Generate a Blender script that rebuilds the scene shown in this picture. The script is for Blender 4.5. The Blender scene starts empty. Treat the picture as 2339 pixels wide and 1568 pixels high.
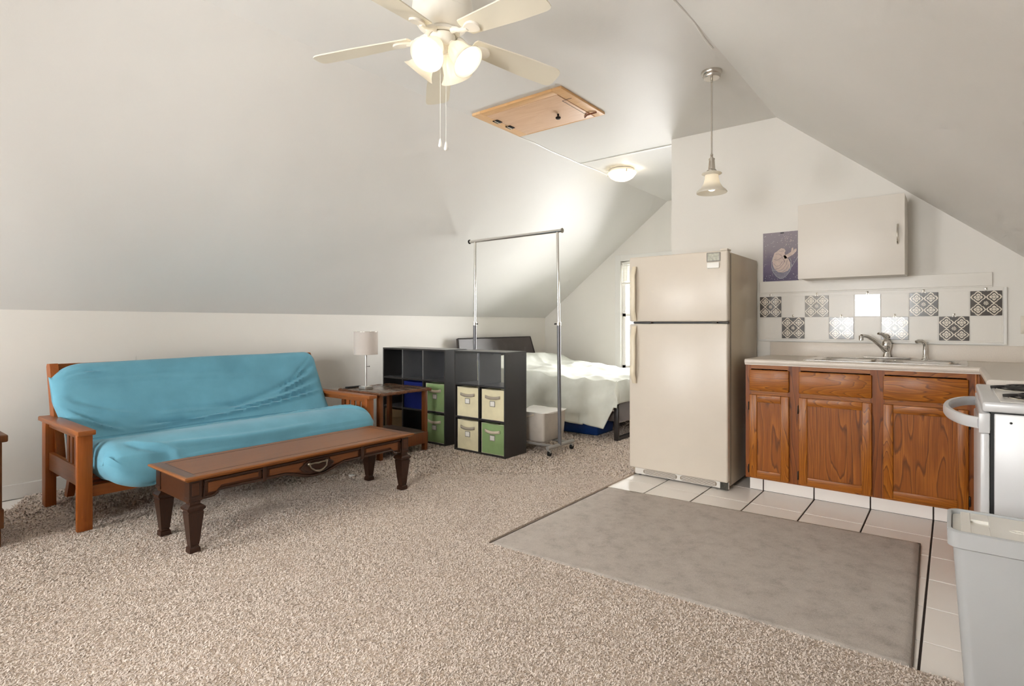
import bpy, bmesh, math, random
import numpy as np
from mathutils import Vector, Matrix, noise as mnoise
random.seed(7); rng = np.random.default_rng(7)
PI = math.pi
SC = bpy.context.scene
COL = SC.collection

# ------------------------------------------------------------------ camera
cam = bpy.data.cameras.new('camera'); camo = bpy.data.objects.new('camera', cam); COL.objects.link(camo)
cam.sensor_width = 36.0; cam.lens = 1275.1/2339*36.0
cam.shift_y = -42.8/2339; cam.clip_start = 0.05
camo.location = (0, 0, 1.165); camo.rotation_euler = (PI/2, 0, math.radians(38.297))
SC.camera = camo

# ------------------------------------------------------------------ light
world = bpy.data.worlds.new('sky'); SC.world = world; world.use_nodes = True
bg = world.node_tree.nodes['Background']
bg.inputs[0].default_value = (0.985, 0.985, 0.975, 1); bg.inputs[1].default_value = 17.5

def portal(name, loc, rot, sx, sy):
    L = bpy.data.lights.new(name, 'AREA'); L.shape = 'RECTANGLE'; L.size = sx; L.size_y = sy
    L.cycles.is_portal = True
    o = bpy.data.objects.new(name, L); COL.objects.link(o); o.location = loc; o.rotation_euler = rot
W1 = (-3.62, -2.25, 0.55, 2.04)       # bedroom window: x0 x1 z0 z1 on wall_back
W2 = (-1.72, -0.52, 0.92, 2.10)       # window behind the photographer
W3 = (-4.25, -3.05, 0.45, 1.62)       # unseen window added left behind the photographer for more daylight
YB, YF = 7.03, -1.70
portal('daylight_portal', ((W1[0]+W1[1])/2, YB+.02, (W1[2]+W1[3])/2), (-PI/2, 0, 0), W1[1]-W1[0], W1[3]-W1[2])
portal('daylight_portal.001', ((W2[0]+W2[1])/2, YF-.02, (W2[2]+W2[3])/2), (PI/2, 0, 0), W2[1]-W2[0], W2[3]-W2[2])

portal('daylight_portal.002', ((W3[0]+W3[1])/2, YF-.02, (W3[2]+W3[3])/2), (PI/2, 0, 0), W3[1]-W3[0], W3[3]-W3[2])

def bulb_light(name, loc, watts, parent=None, r=.028, col=(1.0, .90, .77)):
    L = bpy.data.lights.new(name, 'POINT'); L.energy = watts; L.color = col; L.shadow_soft_size = r
    o = bpy.data.objects.new(name, L); COL.objects.link(o); o.location = loc
    return o

vs = SC.view_settings
vs.view_transform = 'Standard'; vs.look = 'None'; vs.gamma = 1.0; vs.use_curve_mapping = False
vs.exposure = 0.68
SC.cycles.max_bounces = 7; SC.cycles.diffuse_bounces = 5; SC.cycles.glossy_bounces = 3; SC.cycles.transmission_bounces = 5
SC.cycles.use_adaptive_sampling = True; SC.cycles.adaptive_threshold = 0.12; SC.cycles.adaptive_min_samples = 12
SC.cycles.transparent_max_bounces = 8
SC.cycles.sample_clamp_indirect = 6.0
SC.cycles.use_denoising = True

# ------------------------------------------------------------------ node helpers
def srgb(r, g, b):
    f = lambda c: (c/255/12.92) if c/255 <= .04045 else ((c/255+.055)/1.055)**2.4
    return (f(r), f(g), f(b), 1)

class N:
    """small node-tree writer"""
    def __init__(s, name):
        s.m = bpy.data.materials.new(name); s.m.use_nodes = True
        s.t = s.m.node_tree; s.b = s.t.nodes['Principled BSDF']; s.out = s.t.nodes['Material Output']
    def n(s, kind, **kw):
        x = s.t.nodes.new(kind)
        for k, v in kw.items(): setattr(x, k, v)
        return x
    def l(s, a, b): s.t.links.new(a, b)
    def put(s, sock, v):
        if isinstance(v, (int, float)): sock.default_value = v
        elif isinstance(v, (tuple, list)): sock.default_value = v
        else: s.l(v, sock)
    def m_(s, op, a, b=None, c=None):
        x = s.n('ShaderNodeMath', operation=op); s.put(x.inputs[0], a)
        if b is not None: s.put(x.inputs[1], b)
        if c is not None: s.put(x.inputs[2], c)
        return x.outputs[0]
    def coord(s, scale=(1, 1, 1), rand=False, rot=(0, 0, 0)):
        tc = s.n('ShaderNodeTexCoord'); v = tc.outputs['Object']
        if rand:
            oi = s.n('ShaderNodeObjectInfo'); va = s.n('ShaderNodeVectorMath', operation='ADD')
            mu = s.m_('MULTIPLY', oi.outputs['Random'], 37.0)
            s.l(v, va.inputs[0]); s.l(mu, va.inputs[1]); v = va.outputs[0]
        mp = s.n('ShaderNodeMapping'); mp.inputs['Scale'].default_value = scale; mp.inputs['Rotation'].default_value = rot
        s.l(v, mp.inputs[0]); return mp.outputs[0]
    def noise(s, vec, scale, detail=3, rough=.55, dist=0.0):
        x = s.n('ShaderNodeTexNoise'); s.l(vec, x.inputs['Vector'])
        x.inputs['Scale'].default_value = scale; x.inputs['Detail'].default_value = detail
        x.inputs['Roughness'].default_value = rough; x.inputs['Distortion'].default_value = dist
        return x.outputs[0]
    def ramp(s, fac, stops):
        x = s.n('ShaderNodeValToRGB'); s.put(x.inputs[0], fac); e = x.color_ramp.elements
        while len(e) < len(stops): e.new(.5)
        for i, (p, c) in enumerate(stops): e[i].position = p; e[i].color = c
        return x.outputs[0]
    def mix(s, fac, a, b, mode='MIX'):
        x = s.n('ShaderNodeMix', data_type='RGBA', blend_type=mode)
        s.put(x.inputs[0], fac); s.put(x.inputs[6], a); s.put(x.inputs[7], b); return x.outputs[2]
    def bump(s, h, strength, dist=.01):
        x = s.n('ShaderNodeBump'); x.inputs['Strength'].default_value = strength; x.inputs['Distance'].default_value = dist
        s.l(h, x.inputs['Height']); s.l(x.outputs[0], s.b.inputs['Normal'])
    def base(s, c): s.put(s.b.inputs['Base Color'], c)
    def set(s, rough=.5, metal=0.0, spec=.5, coat=0.0, coatr=.1):
        s.put(s.b.inputs['Roughness'], rough); s.b.inputs['Metallic'].default_value = metal
        s.b.inputs['Specular IOR Level'].default_value = spec
        s.b.inputs['Coat Weight'].default_value = coat; s.b.inputs['Coat Roughness'].default_value = coatr
        return s.m

def plain(name, col, rough=.5, metal=0.0, spec=.5, var=0.0, vscale=6.0, bump=0.0, bscale=80.0, coat=0.0, stretch=(1, 1, 1)):
    k = N(name); v = k.coord(stretch, rand=True)
    if var:
        d = tuple(c*(1-var) for c in col[:3])+(1,); u = tuple(min(1, c*(1+var*.5)) for c in col[:3])+(1,)
        k.base(k.ramp(k.noise(v, vscale, 4), [(.3, d), (.7, u)]))
    else: k.base(col)
    if bump: k.bump(k.noise(v, bscale, 2), bump, .004)
    return k.set(rough, metal, spec, coat)

def wood(name, dark, mid, light, axis='z', rings=9.0, rough=.32, coat=.25, fig=2.2, strength=1.0):
    """grain lines are level curves of a stretched noise field, plus fine pores"""
    k = N(name); st = {'x': (.13, 1, 1), 'y': (1, .13, 1), 'z': (1, 1, .13)}[axis]
    fs = {'x': (.02, 1, 1), 'y': (1, .02, 1), 'z': (1, 1, .02)}[axis]
    v = k.coord(st, rand=True); f = k.coord(fs, rand=True)
    n = k.m_('ADD', k.noise(v, fig*2.2, 2, .45), k.m_('MULTIPLY', k.noise(v, fig*14, 2, .5), .03))
    w = k.m_('FRACT', k.m_('MULTIPLY', n, rings))
    pores = k.noise(f, 260, 3, .6)
    big = k.noise(v, 1.3, 2)
    c = k.ramp(w, [(0, light), (.42, mid), (.80, mid), (.93, dark), (1, mid)])
    c = k.mix(.35*strength, mid, c) if strength < 1 else c
    c = k.mix(k.ramp(pores, [(.42, (0, 0, 0, 1)), (.75, (.75, .75, .75, 1))]), c, dark)
    c = k.mix(k.m_('MULTIPLY', big, .30), c, light)
    k.base(c); k.bump(pores, .12, .002)
    return k.set(rough, 0, .35, coat, .22)

def carpet_mat(name, a, b, scale):
    k = N(name); v = k.coord()
    c = k.ramp(k.noise(v, scale, 3, .7), [(.3, a), (.68, b)])
    big = k.noise(v, 1.6, 3)
    d = k.mix(1.0, c, k.ramp(big, [(.3, (.88, .87, .86, 1)), (.7, (1.06, 1.04, 1.02, 1))]), 'MULTIPLY')
    k.base(d); k.bump(k.noise(v, scale*.8, 3), .8, .012)
    return k.set(.95, 0, .1)

M = {}
def paint(name, col, rough, b=.05, spec=.4):
    k = N(name); v = k.coord()
    c = k.ramp(k.noise(v, 1.1, 3), [(.25, tuple(x*.965 for x in col[:3])+(1,)), (.75, col)])
    k.base(c); k.bump(k.noise(v, 70, 3), b, .004); return k.set(rough, 0, spec)
M['wall'] = paint('wall_paint', (.82, .79, .735, 1), .5)
M['ceil'] = paint('ceiling_semigloss_paint', (.82, .805, .77, 1), .42, .09, .05)
M['trim'] = paint('white_trim_paint', (.82, .80, .76, 1), .35, .02)
M['panelw'] = paint('backsplash_panel_paint', (.80, .765, .70, 1), .28, .02)
M['carpet'] = carpet_mat('carpet_backing', srgb(186, 169, 153), srgb(224, 209, 194), 130)
def tuft_mat():
    k = N('carpet_yarn'); at = k.n('ShaderNodeAttribute', attribute_name='tone')
    k.base(k.ramp(at.outputs['Fac'], [(0, srgb(204, 188, 176)), (.35, srgb(224, 210, 199)), (1, srgb(238, 227, 217))]))
    return k.set(.9, 0, .1)
M['tuft'] = tuft_mat()
M['tile'] = plain('glazed_floor_tile', srgb(247, 242, 236), .3, var=.02, vscale=3, spec=.3)
M['grout'] = plain('dark_floor_grout', srgb(58, 48, 42), .9, var=.2, vscale=40)
M['rug'] = None
def rug_mat():
    k = N('grey_rug_pile'); v = k.coord()
    c = k.ramp(k.noise(v, 11, 8, .78), [(.28, srgb(152, 143, 135)), (.5, srgb(190, 181, 173)), (.75, srgb(206, 198, 190))])
    f = k.noise(v, 420, 2)
    k.base(k.mix(.35, c, k.ramp(f, [(.35, srgb(146, 137, 128)), (.65, srgb(216, 208, 200))])))
    k.bump(f, .3, .003); return k.set(.95, 0, .1)
M['rug'] = rug_mat()
M['rugedge'] = plain('rug_binding', srgb(100, 88, 78), .9)
M['futonwood'] = wood('futon_honey_wood', srgb(120, 58, 14), srgb(156, 82, 26), srgb(172, 98, 38), 'z', 6, .42, .08, 2.5, .5)
M['futonwood_x'] = wood('futon_honey_wood_x', srgb(120, 64, 24), srgb(152, 86, 38), srgb(170, 104, 52), 'x', 6, .38, .15, 2.5, .5)
M['futonwood_y'] = wood('futon_honey_wood_y', srgb(120, 58, 14), srgb(156, 82, 26), srgb(172, 98, 38), 'y', 6, .42, .08, 2.5, .5)
def fabric(name, c0, c1, bumpsc=900):
    k = N(name); v = k.coord()
    c = k.ramp(k.noise(v, 5, 4), [(.3, c0), (.7, c1)])
    wv = k.noise(v, bumpsc, 1); k.base(k.mix(k.m_('MULTIPLY', wv, .12), c, (1, 1, 1, 1)))
    k.bump(wv, .15, .002); k.b.inputs['Sheen Weight'].default_value = .15; return k.set(.85, 0, .2)
M['blue'] = fabric('turquoise_cotton', srgb(84, 156, 180), srgb(97, 171, 195))
M['duvet'] = fabric('pale_green_white_cotton', srgb(214, 217, 205), srgb(232, 235, 226))
M['sheet'] = fabric('white_cotton', srgb(228, 226, 220), srgb(240, 238, 232))
M['ctop'] = wood('coffee_table_top_veneer', srgb(94, 50, 16), srgb(142, 84, 34), srgb(160, 100, 44), 'y', 4, .34, .12, 2, .45)
M['cdark'] = wood('coffee_table_walnut', srgb(34, 17, 8), srgb(70, 38, 18), srgb(88, 50, 26), 'y', 5, .4, .1, 3, .5)
M['cdarkz'] = wood('coffee_table_walnut_z', srgb(26, 13, 7), srgb(52, 28, 15), srgb(68, 39, 22), 'z', 5, .4, .1, 3, .5)
M['cline'] = plain('dark_inlay', srgb(62, 34, 20), .4)
M['cpanel'] = wood('coffee_table_panel', srgb(70, 36, 14), srgb(110, 62, 28), srgb(126, 74, 36), 'y', 5, .4, .1, 3, .5)
M['brass'] = plain('aged_brass', srgb(150, 142, 128), .3, 1.0, var=.3, vscale=30)
def etop():
    k = N('worn_dark_table_top'); v = k.coord((1.2, 4, 1))
    c = k.ramp(k.noise(v, 7, 5, .7), [(.32, srgb(40, 26, 18)), (.5, srgb(92, 66, 46)), (.7, srgb(140, 116, 92))])
    k.base(c); k.put(k.b.inputs['Roughness'], k.ramp(k.noise(v, 5, 4), [(.35, (.16,)*3+(1,)), (.7, (.42,)*3+(1,))]))
    m = k.m; k.b.inputs['Specular IOR Level'].default_value = .6; return m
M['etop'] = etop()
M['ewood'] = wood('end_table_wood', srgb(66, 32, 10), srgb(112, 60, 24), srgb(132, 76, 34), 'z', 6, .45, .08, 3, .6)
M['eedge'] = plain('chipped_table_edge', srgb(112, 66, 34), .6, var=.45, vscale=45, bump=.5, bscale=60)
M['eshelf'] = plain('dusty_shelf_board', srgb(112, 96, 82), .6, var=.2, vscale=8)
M['black'] = plain('black_brown_laminate', (.030, .027, .026, 1), .33, var=.2, vscale=5, spec=.8, stretch=(1, 1, .2))
M['blacklit'] = plain('black_laminate_lit', (.14, .142, .15, 1), .30, var=.12, vscale=4, spec=1.0)  # lighter copy of the black laminate; its reflected light is in the colour
M['blackmetal'] = plain('dark_bed_steel', (.028, .022, .02, 1), .4)
M['headb'] = plain('dark_headboard_veneer', (.075, .058, .052, 1), .34, var=.2, vscale=5, stretch=(1, .2, 1))
M['footp'] = plain('grey_brown_foot_panel', (.26, .24, .245, 1), .4, var=.1)
for nm, c in (('green', (150, 178, 124)), ('cream', (228, 219, 184)), ('navy', (34, 46, 120)), ('tan', (138, 118, 90))):
    M['bin_'+nm] = plain('bin_fabric_'+nm, srgb(*c), .9, var=.1, vscale=9, bump=.35, bscale=400, spec=.15)
M['webbing'] = plain('grey_webbing', srgb(168, 158, 142), .85, bump=.4, bscale=500)
M['webbing2'] = plain('cream_webbing', srgb(214, 202, 180), .85, bump=.4, bscale=500)
M['piping'] = plain('light_piping', srgb(226, 218, 196), .85)
M['card'] = plain('label_card', srgb(232, 230, 224), .5)
M['cardrim'] = plain('label_holder_grey', srgb(150, 146, 136), .45)
M['chrome'] = plain('chrome_tube', (.82, .80, .77, 1), .12, 1.0)
M['steel'] = plain('brushed_stainless', (.74, .72, .69, 1), .24, 1.0, var=.08, vscale=30, stretch=(.05, 1, 1))
M['nickel'] = plain('brushed_nickel', (.62, .58, .52, 1), .27, 1.0)
M['greytube'] = plain('grey_painted_tube', srgb(112, 112, 116), .35, .4)
M['silvertube'] = plain('silver_painted_tube', srgb(176, 174, 170), .35, .5)
M['rubber'] = plain('black_rubber', (.012, .012, .012, 1), .5)
M['white'] = plain('white_plastic', srgb(240, 238, 232), .32)
M['hamper'] = plain('grey_linen', srgb(196, 188, 178), .9, var=.08, vscale=12, bump=.4, bscale=300)
M['tub'] = plain('blue_plastic_tub', srgb(26, 68, 138), .25, var=.1)
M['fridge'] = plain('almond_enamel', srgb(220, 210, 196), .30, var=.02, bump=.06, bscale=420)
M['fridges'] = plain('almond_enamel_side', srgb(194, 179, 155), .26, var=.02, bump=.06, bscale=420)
M['fhandle'] = plain('almond_handle', srgb(234, 222, 198), .35)
M['gasket'] = plain('dark_gasket', srgb(54, 52, 52), .5)
M['grillew'] = plain('white_grille', srgb(228, 224, 218), .4)
M['dust'] = plain('dusty_grey_vent', srgb(140, 126, 108), .8, var=.3, vscale=40)
M['rust'] = plain('scuffed_dark_metal', srgb(70, 66, 58), .5, .4, var=.5, vscale=60)
OAK = (srgb(88, 42, 4), srgb(158, 88, 14), srgb(184, 112, 28))
M['oak_z'] = wood('honey_oak_z', *OAK, 'z', 26, .38, .1, 2.6)
M['oak_x'] = wood('honey_oak_x', *OAK, 'x', 26, .38, .1, 2.6)
M['oakp'] = wood('honey_oak_panel', srgb(84, 40, 4), srgb(148, 80, 13), srgb(172, 100, 24), 'z', 30, .4, .08, 1.7)
M['oakd'] = wood('honey_oak_frame', srgb(78, 36, 3), srgb(136, 70, 12), srgb(156, 86, 20), 'z', 16, .4, .08, 2.4)
M['hinge'] = plain('dark_hinge', (.02, .016, .013, 1), .4, .6)
M['counter'] = plain('speckled_laminate', srgb(222, 212, 200), .36, var=.05, vscale=220)
M['range'] = plain('white_range_enamel', srgb(210, 210, 211), .25)
M['rangeb'] = plain('black_gap', (.01, .01, .01, 1), .5)
M['coil'] = plain('burner_coil', (.035, .03, .028, 1), .5, .3)
M['drip'] = plain('chrome_drip_pan', (.6, .58, .55, 1), .2, 1.0)
M['bin'] = plain('pale_grey_plastic', srgb(186, 188, 189), .45, bump=.05, bscale=200)
M['binlid'] = plain('warm_white_plastic', srgb(236, 233, 226), .4)
M['upper'] = paint('cabinet_cream_paint', (.78, .73, .66, 1), .36, .02)
M['pine'] = wood('pine_hatch', srgb(206, 158, 118), srgb(232, 194, 158), srgb(240, 208, 176), 'x', 6, .5, .0, 2.2, .6)
M['pineedge'] = wood('pine_hatch_edge', srgb(196, 142, 90), srgb(226, 180, 126), srgb(236, 196, 146), 'x', 5, .5, .0, 2.5, .6)
M['iron'] = plain('oil_rubbed_iron', (.025, .02, .018, 1), .38, .7)
M['fan'] = plain('cream_white_enamel', srgb(242, 237, 226), .35)
M['blade'] = plain('cream_fan_blade', srgb(238, 231, 212), .4)
M['bladeedge'] = plain('blade_edge', srgb(160, 146, 120), .6)
M['shade'] = plain('lamp_shade_linen', srgb(206, 196, 188), .9, bump=.2, bscale=500)
M['lampbase'] = plain('silver_lamp_metal', srgb(214, 212, 208), .28, .7)
M['plate'] = plain('ivory_switch_plate', srgb(222, 212, 196), .4)
M['dress'] = wood('dresser_wood', srgb(58, 28, 8), srgb(102, 58, 20), srgb(122, 74, 30), 'z', 6, .42, .1, 2.4, .6)
M['slat'] = plain('white_blind_slat', srgb(236, 234, 226), .45)

def glassy(name, col, trans=.6, glow=None):
    k = N(name); t = k.t
    d = k.n('ShaderNodeBsdfDiffuse'); tr = k.n('ShaderNodeBsdfTranslucent'); g = k.n('ShaderNodeBsdfGlossy')
    d.inputs[0].default_value = col; tr.inputs[0].default_value = col; g.inputs['Roughness'].default_value = .25
    a = k.n('ShaderNodeMixShader'); a.inputs[0].default_value = trans
    k.l(d.outputs[0], a.inputs[1]); k.l(tr.outputs[0], a.inputs[2])
    b = k.n('ShaderNodeMixShader'); b.inputs[0].default_value = .06
    k.l(a.outputs[0], b.inputs[1]); k.l(g.outputs[0], b.inputs[2]); k.l(b.outputs[0], k.out.inputs[0])
    return k.m
M['frost'] = glassy('frosted_glass', (.86, .83, .76, 1), .62)
M['frost2'] = glassy('cream_frosted_glass', (.90, .82, .62, 1))
def emit(name, col, s):
    k = N(name); e = k.n('ShaderNodeEmission'); e.inputs[0].default_value = col; e.inputs[1].default_value = s
    k.l(e.outputs[0], k.out.inputs[0]); return k.m
M['bulb'] = emit('lit_bulb', (1, .88, .70, 1), 2.4)
def pane():
    k = N('window_glass'); tr = k.n('ShaderNodeBsdfTransparent'); g = k.n('ShaderNodeBsdfGlossy'); g.inputs['Roughness'].default_value = .02
    fr = k.n('ShaderNodeFresnel'); fr.inputs[0].default_value = 1.45
    x = k.n('ShaderNodeMixShader'); k.l(fr.outputs[0], x.inputs[0]); k.l(tr.outputs[0], x.inputs[1]); k.l(g.outputs[0], x.inputs[2])
    k.l(x.outputs[0], k.out.inputs[0]); return k.m
M['pane'] = pane()

def decor_mat(name, dark, light, rough):
    """printed quatrefoil tile, drawn in the tile's own coordinates"""
    k = N(name); tc = k.n('ShaderNodeTexCoord'); sp = k.n('ShaderNodeSeparateXYZ'); k.l(tc.outputs['Object'], sp.inputs[0])
    nz = k.noise(tc.outputs['Object'], 90, 2); jig = k.m_('MULTIPLY', k.m_('SUBTRACT', nz, .5), .09)
    x = k.m_('ADD', k.m_('DIVIDE', sp.outputs[0], .078), jig); y = k.m_('ADD', k.m_('DIVIDE', sp.outputs[2], .0795), jig)
    def polar(a, b):
        r = k.m_('SQRT', k.m_('ADD', k.m_('MULTIPLY', a, a), k.m_('MULTIPLY', b, b))); return r, k.m_('ARCTAN2', b, a)
    px = k.m_('SUBTRACT', k.m_('ABSOLUTE', x), .5); py = k.m_('SUBTRACT', k.m_('ABSOLUTE', y), .5)
    r, th = polar(px, py)
    lob = k.m_('COSINE', k.m_('MULTIPLY', th, 4.0))
    flower = k.m_('LESS_THAN', r, k.m_('MULTIPLY_ADD', lob, .045, .25))
    pet = k.m_('MULTIPLY', k.m_('LESS_THAN', k.m_('ABSOLUTE', k.m_('SUBTRACT', r, .125)), .055), k.m_('GREATER_THAN', k.m_('COSINE', k.m_('MULTIPLY', th, 8.0)), .1))
    flower = k.m_('MULTIPLY', flower, k.m_('SUBTRACT', 1.0, pet))
    L = k.m_('ADD', k.m_('ADD', k.m_('ABSOLUTE', px), k.m_('ABSOLUTE', py)), k.m_('MULTIPLY', k.m_('COSINE', k.m_('MULTIPLY', th, 8.0)), .02))
    line = k.m_('LESS_THAN', k.m_('ABSOLUTE', k.m_('SUBTRACT', L, .49)), .05)
    r0, t0 = polar(x, y)
    cf = k.m_('MULTIPLY', k.m_('LESS_THAN', r0, .17), k.m_('GREATER_THAN', k.m_('COSINE', k.m_('MULTIPLY', t0, 8.0)), -.1))
    tot = k.m_('MAXIMUM', k.m_('MAXIMUM', flower, line), cf)
    k.base(k.mix(tot, dark, light)); return k.set(rough, 0, .5, .5, .08)
M['decor'] = decor_mat('printed_tile', srgb(74, 66, 60), srgb(226, 216, 200), .22)
M['decor_lighter'] = decor_mat('printed_tile_lighter', srgb(120, 110, 98), srgb(222, 212, 194), .25)  # same print with a lighter ground colour
M['decor_glare'] = decor_mat('printed_tile_glare', srgb(186, 184, 184), srgb(234, 232, 234), .2)  # window glare on this tile is put into the paler print colours
def poster_bg():
    k = N('poster_night_sky'); v = k.coord()
    sp = k.n('ShaderNodeSeparateXYZ'); k.l(k.n('ShaderNodeTexCoord').outputs['Object'], sp.inputs[0])
    h = k.m_('MULTIPLY_ADD', sp.outputs[2], 2.6, k.m_('MULTIPLY', k.noise(v, 14, 4), .55))
    c = k.ramp(h, [(.1, srgb(48, 36, 78)), (.55, srgb(108, 94, 122)), (.95, srgb(140, 130, 138))])
    vo = k.n('ShaderNodeTexVoronoi'); vo.inputs['Scale'].default_value = 62; k.l(v, vo.inputs['Vector'])
    st = k.m_('LESS_THAN', vo.outputs['Distance'], .13)
    k.base(k.mix(st, c, srgb(222, 212, 214))); return k.set(.4, 0, .4)
M['poster'] = poster_bg()
M['pale'] = plain('print_pale_figure', srgb(216, 196, 186), .45, var=.14, vscale=40)
M['pale2'] = plain('print_shadow_figure', srgb(160, 138, 148), .45, var=.12, vscale=40)
M['printglass'] = plain('print_glass_line', srgb(206, 208, 210), .45)
M['printwine'] = plain('print_glass_fill', srgb(136, 132, 150), .45, var=.3, vscale=50)
M['lcd'] = plain('grey_display', srgb(158, 154, 146), .3, var=.2, vscale=60)

# ------------------------------------------------------------------ mesh helpers
class B:
    def __init__(s): s.bm = bmesh.new()
    def box(s, x0, x1, y0, y1, z0, z1, bev=0.0, seg=2):
        if x0 > x1: x0, x1 = x1, x0
        if y0 > y1: y0, y1 = y1, y0
        if z0 > z1: z0, z1 = z1, z0
        m = Matrix.Translation(((x0+x1)/2, (y0+y1)/2, (z0+z1)/2)) @ Matrix.Diagonal((x1-x0, y1-y0, z1-z0, 1))
        vs_ = bmesh.ops.create_cube(s.bm, size=1, matrix=m)['verts']
        if bev:
            e = list({e for v in vs_ for e in v.link_edges})
            bmesh.ops.bevel(s.bm, geom=e, offset=min(bev, .49*min(x1-x0, y1-y0, z1-z0)), segments=seg, affect='EDGES', profile=.5)
        return s
    def tube(s, pts, r, seg=12, cap=True, closed=False):
        pts = [Vector(p) for p in pts]; n = len(pts); rr = r if isinstance(r, (list, tuple)) else [r]*n
        rings = []; up = None
        for i, p in enumerate(pts):
            a = pts[(i-1) % n] if (closed or i > 0) else p; c = pts[(i+1) % n] if (closed or i < n-1) else p
            t = (c-a).normalized()
            if up is None:
                up = Vector((0, 0, 1)) if abs(t.z) < .9 else Vector((1, 0, 0))
            u = (up - t*up.dot(t)).normalized(); w = t.cross(u); up = u
            rings.append([s.bm.verts.new(p+(u*math.cos(2*PI*k/seg)+w*math.sin(2*PI*k/seg))*rr[i]) for k in range(seg)])
        for i in range(n if closed else n-1):
            A, C = rings[i], rings[(i+1) % n]
            for k in range(seg): s.bm.faces.new((A[k], A[(k+1) % seg], C[(k+1) % seg], C[k]))
        if cap and not closed: s.bm.faces.new(rings[0][::-1]); s.bm.faces.new(rings[-1])
        return s
    def lathe(s, prof, mat, seg=32, capa=False, capb=False):
        rings = []
        for r, z in prof:
            rings.append([s.bm.verts.new(mat @ Vector((r*math.cos(2*PI*k/seg), r*math.sin(2*PI*k/seg), z))) for k in range(seg)])
        for A, C in zip(rings, rings[1:]):
            for k in range(seg): s.bm.faces.new((A[k], A[(k+1) % seg], C[(k+1) % seg], C[k]))
        if capa: s.bm.faces.new(rings[0][::-1])
        if capb: s.bm.faces.new(rings[-1])
        return s
    def prism(s, poly, f0, f1):
        """poly: 2-D points; f0/f1 map a 2-D point to 3-D on either face"""
        a = [s.bm.verts.new(f0(*p)) for p in poly]; b = [s.bm.verts.new(f1(*p)) for p in poly]; n = len(poly)
        s.bm.faces.new(a[::-1]); s.bm.faces.new(b)
        for i in range(n): s.bm.faces.new((a[i], a[(i+1) % n], b[(i+1) % n], b[i]))
        return s
    def grid(s, f, nu, nv, cu=False, cv=False):
        V = [[s.bm.verts.new(f(i, j)) for j in range(nv)] for i in range(nu)]
        for i in range(nu if cu else nu-1):
            for j in range(nv if cv else nv-1):
                s.bm.faces.new((V[i][j], V[(i+1) % nu][j], V[(i+1) % nu][(j+1) % nv], V[i][(j+1) % nv]))
        return s
    def bev(s, off, seg=2, ang=30):
        e = [e for e in s.bm.edges if len(e.link_faces) == 2 and e.calc_face_angle(0) > math.radians(ang)]
        bmesh.ops.bevel(s.bm, geom=e, offset=off, segments=seg, affect='EDGES', profile=.5); return s
    def xf(s, m): bmesh.ops.transform(s.bm, matrix=m, verts=s.bm.verts); return s

ORG = {}
def origin(p): return ORG.get(p.name, Vector((0, 0, 0))) if p else Vector((0, 0, 0))
def obj(name, b, mat, parent=None, smooth=35, at=None):
    """link the bmesh (world coordinates) as one mesh object; a child shares its parent's origin"""
    o0 = origin(parent) if parent else Vector(at or (0, 0, 0))
    bmesh.ops.recalc_face_normals(b.bm, faces=b.bm.faces)
    bmesh.ops.translate(b.bm, verts=b.bm.verts, vec=-o0)
    me = bpy.data.meshes.new(name); b.bm.to_mesh(me); b.bm.free()
    if smooth:
        me.polygons.foreach_set('use_smooth', [True]*len(me.polygons)); me.set_sharp_from_angle(angle=math.radians(smooth))
    me.materials.append(M[mat] if isinstance(mat, str) else mat)
    o = bpy.data.objects.new(name, me); COL.objects.link(o)
    if parent: o.parent = parent
    else: o.location = o0
    ORG[o.name] = o0
    return o
def tag(o, label, cat, group=None):
    o['label'] = label; o['category'] = cat
    if group: o['group'] = group
    return o
def thing(name, label, cat, loc, group=None):
    o = bpy.data.objects.new(name, None); COL.objects.link(o); o.location = loc; o.empty_display_size = .1
    ORG[o.name] = Vector(loc); return tag(o, label, cat, group)
def struct(name, b, mat, parent=None, smooth=0, **kw):
    o = obj(name, b, mat, parent, smooth, **kw)
    if not parent: o['kind'] = 'structure'
    return o
def box(*a, **k): return B().box(*a, **k)
def tube(*a, **k): return B().tube(*a, **k)
def T(x, y, z): return Matrix.Translation((x, y, z))
def arc(p0, p1, p2, n=12):
    p0, p1, p2 = map(Vector, (p0, p1, p2)); return [p0*(1-t)**2+p1*2*t*(1-t)+p2*t*t for t in [i/n for i in range(n+1)]]
def lerp(a, b, t): return a+(b-a)*t
CZ = .015                        # carpet surface height

# ================================================================== THE SETTING
XL, XR, ZF = -4.905, .95, 2.787         # knee wall, right knee wall, flat ceiling
FL_, FR_ = -2.945, -1.085               # edges of the flat ceiling
ZKL = 1.262; ZKR = 2.787-.84*(XR-FR_)
YK = 4.715                              # kitchen partition face
XP = -1.938                             # free end of the kitchen partition
fl = struct('floor', box(XL-.1, XR+.1, YF-.1, YB+.1, -.12, -.006), 'grout')
TP = .3163
xs = [-.0905+TP*k for k in range(-6, 5)]; ys = [3.8145-.3178*k for k in range(0, 6)]
ys = ys[::-1]+[4.151, 4.47, 4.72]
protos = {}
for i in range(len(xs)-1):
    for j in range(len(ys)-1):
        x0, x1, y0, y1 = xs[i]+.0042, xs[i+1]-.0042, ys[j]+.0030, ys[j+1]-.0030
        x1 = min(x1, XR); y1 = min(y1, YK)
        if x1 < -1.94: continue
        x0 = max(x0, -1.945)
        key = (round(x1-x0, 3), round(y1-y0, 3))
        if key not in protos:
            t = obj('tile', box(x0, x1, y0, y1, -.006, .0, bev=.0015, seg=1), 'tile', fl); protos[key] = (t.data, x0, y0)
        else:
            me, a, c = protos[key]
            t = bpy.data.objects.new('tile', me); COL.objects.link(t); t.parent = fl; t.location = (x0-a, y0-c, 0)
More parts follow.
